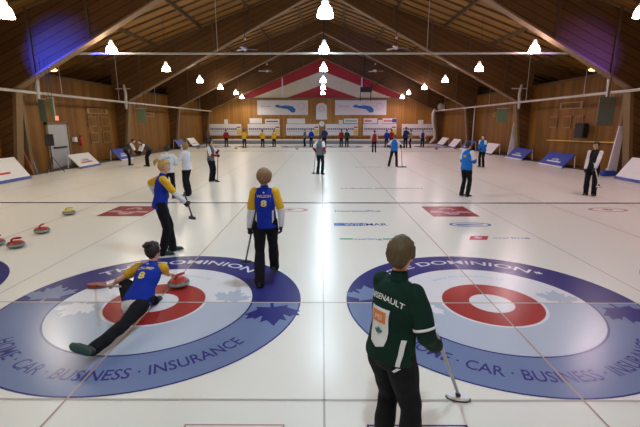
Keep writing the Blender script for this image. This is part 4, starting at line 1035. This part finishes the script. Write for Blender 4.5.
h = world_pt(P, P['wL']); broom('broom of the player on the centre line', h+V((0, .05, .3)), (h.x-.12, h.y+.1, 0))
P = person('player in light blue and white jacket standing with legs apart, broom at the side', G(393.5, 166.8), -.35, H=1.62, top=LBL, sleeves=[(0, .9, WHT), (.85, 1.9, BLK)], hair=(.10, .06, .04), detail=1, armR=(.34, .14, 1.05), armL=(-.30, .16, 1.05), footR=(.16, 0, .075), footL=(-.26, 0, .075), kneeL=(-.4, 1, 0), bulk=.02)
h = world_pt(P, P['wR']); bx, by = G(402, 167.3); broom('broom standing beside the player in light blue, wide dark head', h+V((0, .03, .15)), (bx, by, 0), hl=.24, hw=.09)
P = person('player in blue jacket with white shoulder facing right, standing beyond the hog line', G(464, 196.5), -1.0, H=1.66, top=LBL, sleeves=[(0, .7, WHT), (.6, 1.9, LBL)], hair=(.02, .015, .015), detail=1, armR=(.10, .26, 1.16), armL=(-.12, .26, 1.10), bulk=.022, topmesh='jacket')
decal(P, rect_bm(-.05, .05, -.03, .03), 'back_patch', YEL, .34)
P = person('player in blue jacket farther back, hands together, left of the leaning white board', G(481, 167), 2.2, H=1.62, top=LBL, hair=(.03, .02, .02), detail=1, armR=(.08, .26, .95), armL=(-.10, .26, .98), bulk=.022, topmesh='jacket', sleeves=[(0, .5, WHT), (.4, 1.9, LBL)], spine=(0, .12, 1))
P = person('player in black vest with white sleeves at right, holding a white-headed broom', G(588.5, 195.5), 2.3, H=1.66, top=(.016, .016, .02), sleeves=[(0, 1.9, WHT)], hair=(.05, .03, .02), detail=1, armR=(.19, .10, .84), armL=(-.12, .26, .90), elbR=(.2, -1, 0), elbL=(-.3, -1, 0), head=(-.2, -.3), bulk=.0, leg_r=1.1)
h = world_pt(P, P['wL']); bx, by = G(594, 184); broom('white and black broom held low by the player in black vest', h+V((-.06, .0, .15)), (h.x+.12, h.y-.12, .32), head_col=M_whitep, handle=M_whitep)
for px, f, lb in ((129.5, -1.2, 'bending player in black and white at far left, facing right'), (147.5, 2.3, 'bending player in black and white at far left, facing the other one')):
    person(lb, G(px, 165.5 if px < 140 else 166.5), f, H=1.62, top=(.05, .05, .06), sleeves=[(0, 1.2, WHT), (1.1, 1.9, BLK)], hair=(.03, .02, .02), detail=1, pelvis=(0, -.18, .90), spine=(0, .85, .62), head=(0, -.3), armR=(.15, .45, .62), armL=(-.15, .45, .62), elbR=(.6, -.2, -.4), elbL=(-.6, -.2, -.4), bulk=.015)
# --- far players
WH2 = cloth_mat((.6, .6, .65))
farp = [(208, 147.3, 0.2, 1.35, NVY, None, 'crouching far player in dark clothes at the left end of the barrier'), (226.5, 146.8, .2, 1.6, REDC, None, 'far player in red top'), (244.5, 148.0, .1, 1.62, YEL, None, 'far player in yellow top, leftmost of the three in yellow'),
        (262.7, 147.4, -.2, 1.58, YEL, None, 'far player in yellow top, middle one of three'), (274.3, 147.2, .3, 1.55, YEL, None, 'far player in yellow top, rightmost of three'), (305, 146.4, 2.0, 1.62, GRY, None, 'far player in grey top left of the centre'),
        (311.4, 146.9, 2.6, 1.66, BLUE, None, 'far player in blue jacket left of the centre'), (324.3, 148.2, .2, 1.85, NVY, None, 'tall far player in navy behind the player on the centre line'), (341.3, 147, .3, 1.62, REDC, None, 'far player in dark red right of the centre'),
        (346.7, 147.2, -.3, 1.62, DGR, None, 'far player in dark green right of the centre'), (374, 152.5, .0, 1.66, REDC, WH2, 'player in red with white sleeves standing before the far rings'), (386.3, 147.5, .2, 1.6, BLUE, None, 'far player in blue behind the one with the broom'),
        (391, 147.2, .2, 1.62, REDC, None, 'far player in red behind the player with the broom'), (405.3, 148.2, .3, 1.85, NVY, None, 'tall far player in navy right of the player with the broom'), (410.3, 147.9, 1.2, 1.62, cloth_mat((.35, .33, .15)), None, 'far player in pale olive top'),
        (422, 147.5, 3.0, 1.6, NVY, WH2, 'far player in navy with white sleeves, rightmost of all')]
for i, (px, py, f, H, tp, sl, lb) in enumerate(farp):
    kw = {}
    if H < 1.5: kw = dict(pelvis=(0, -.15, .50), spine=(0, .3, 1), footR=(.13, .1, .075), footL=(-.13, .05, .075))
    a = random.uniform(.9, 1.15)
    person(lb, G(px, py), f, H=max(H, 1.5), top=tp, sleeves=[(0, 1.9, sl)] if sl else None, hair=(.05, .03, .02), detail=0, armR=(.2, .2, a), armL=(-.2, .15, 1.9-a), bulk=.012, gloves=(False, False), group='far players', pants=BLK if i != 10 else BLK, **kw)

bpy.data.scenes.remove(TMP)
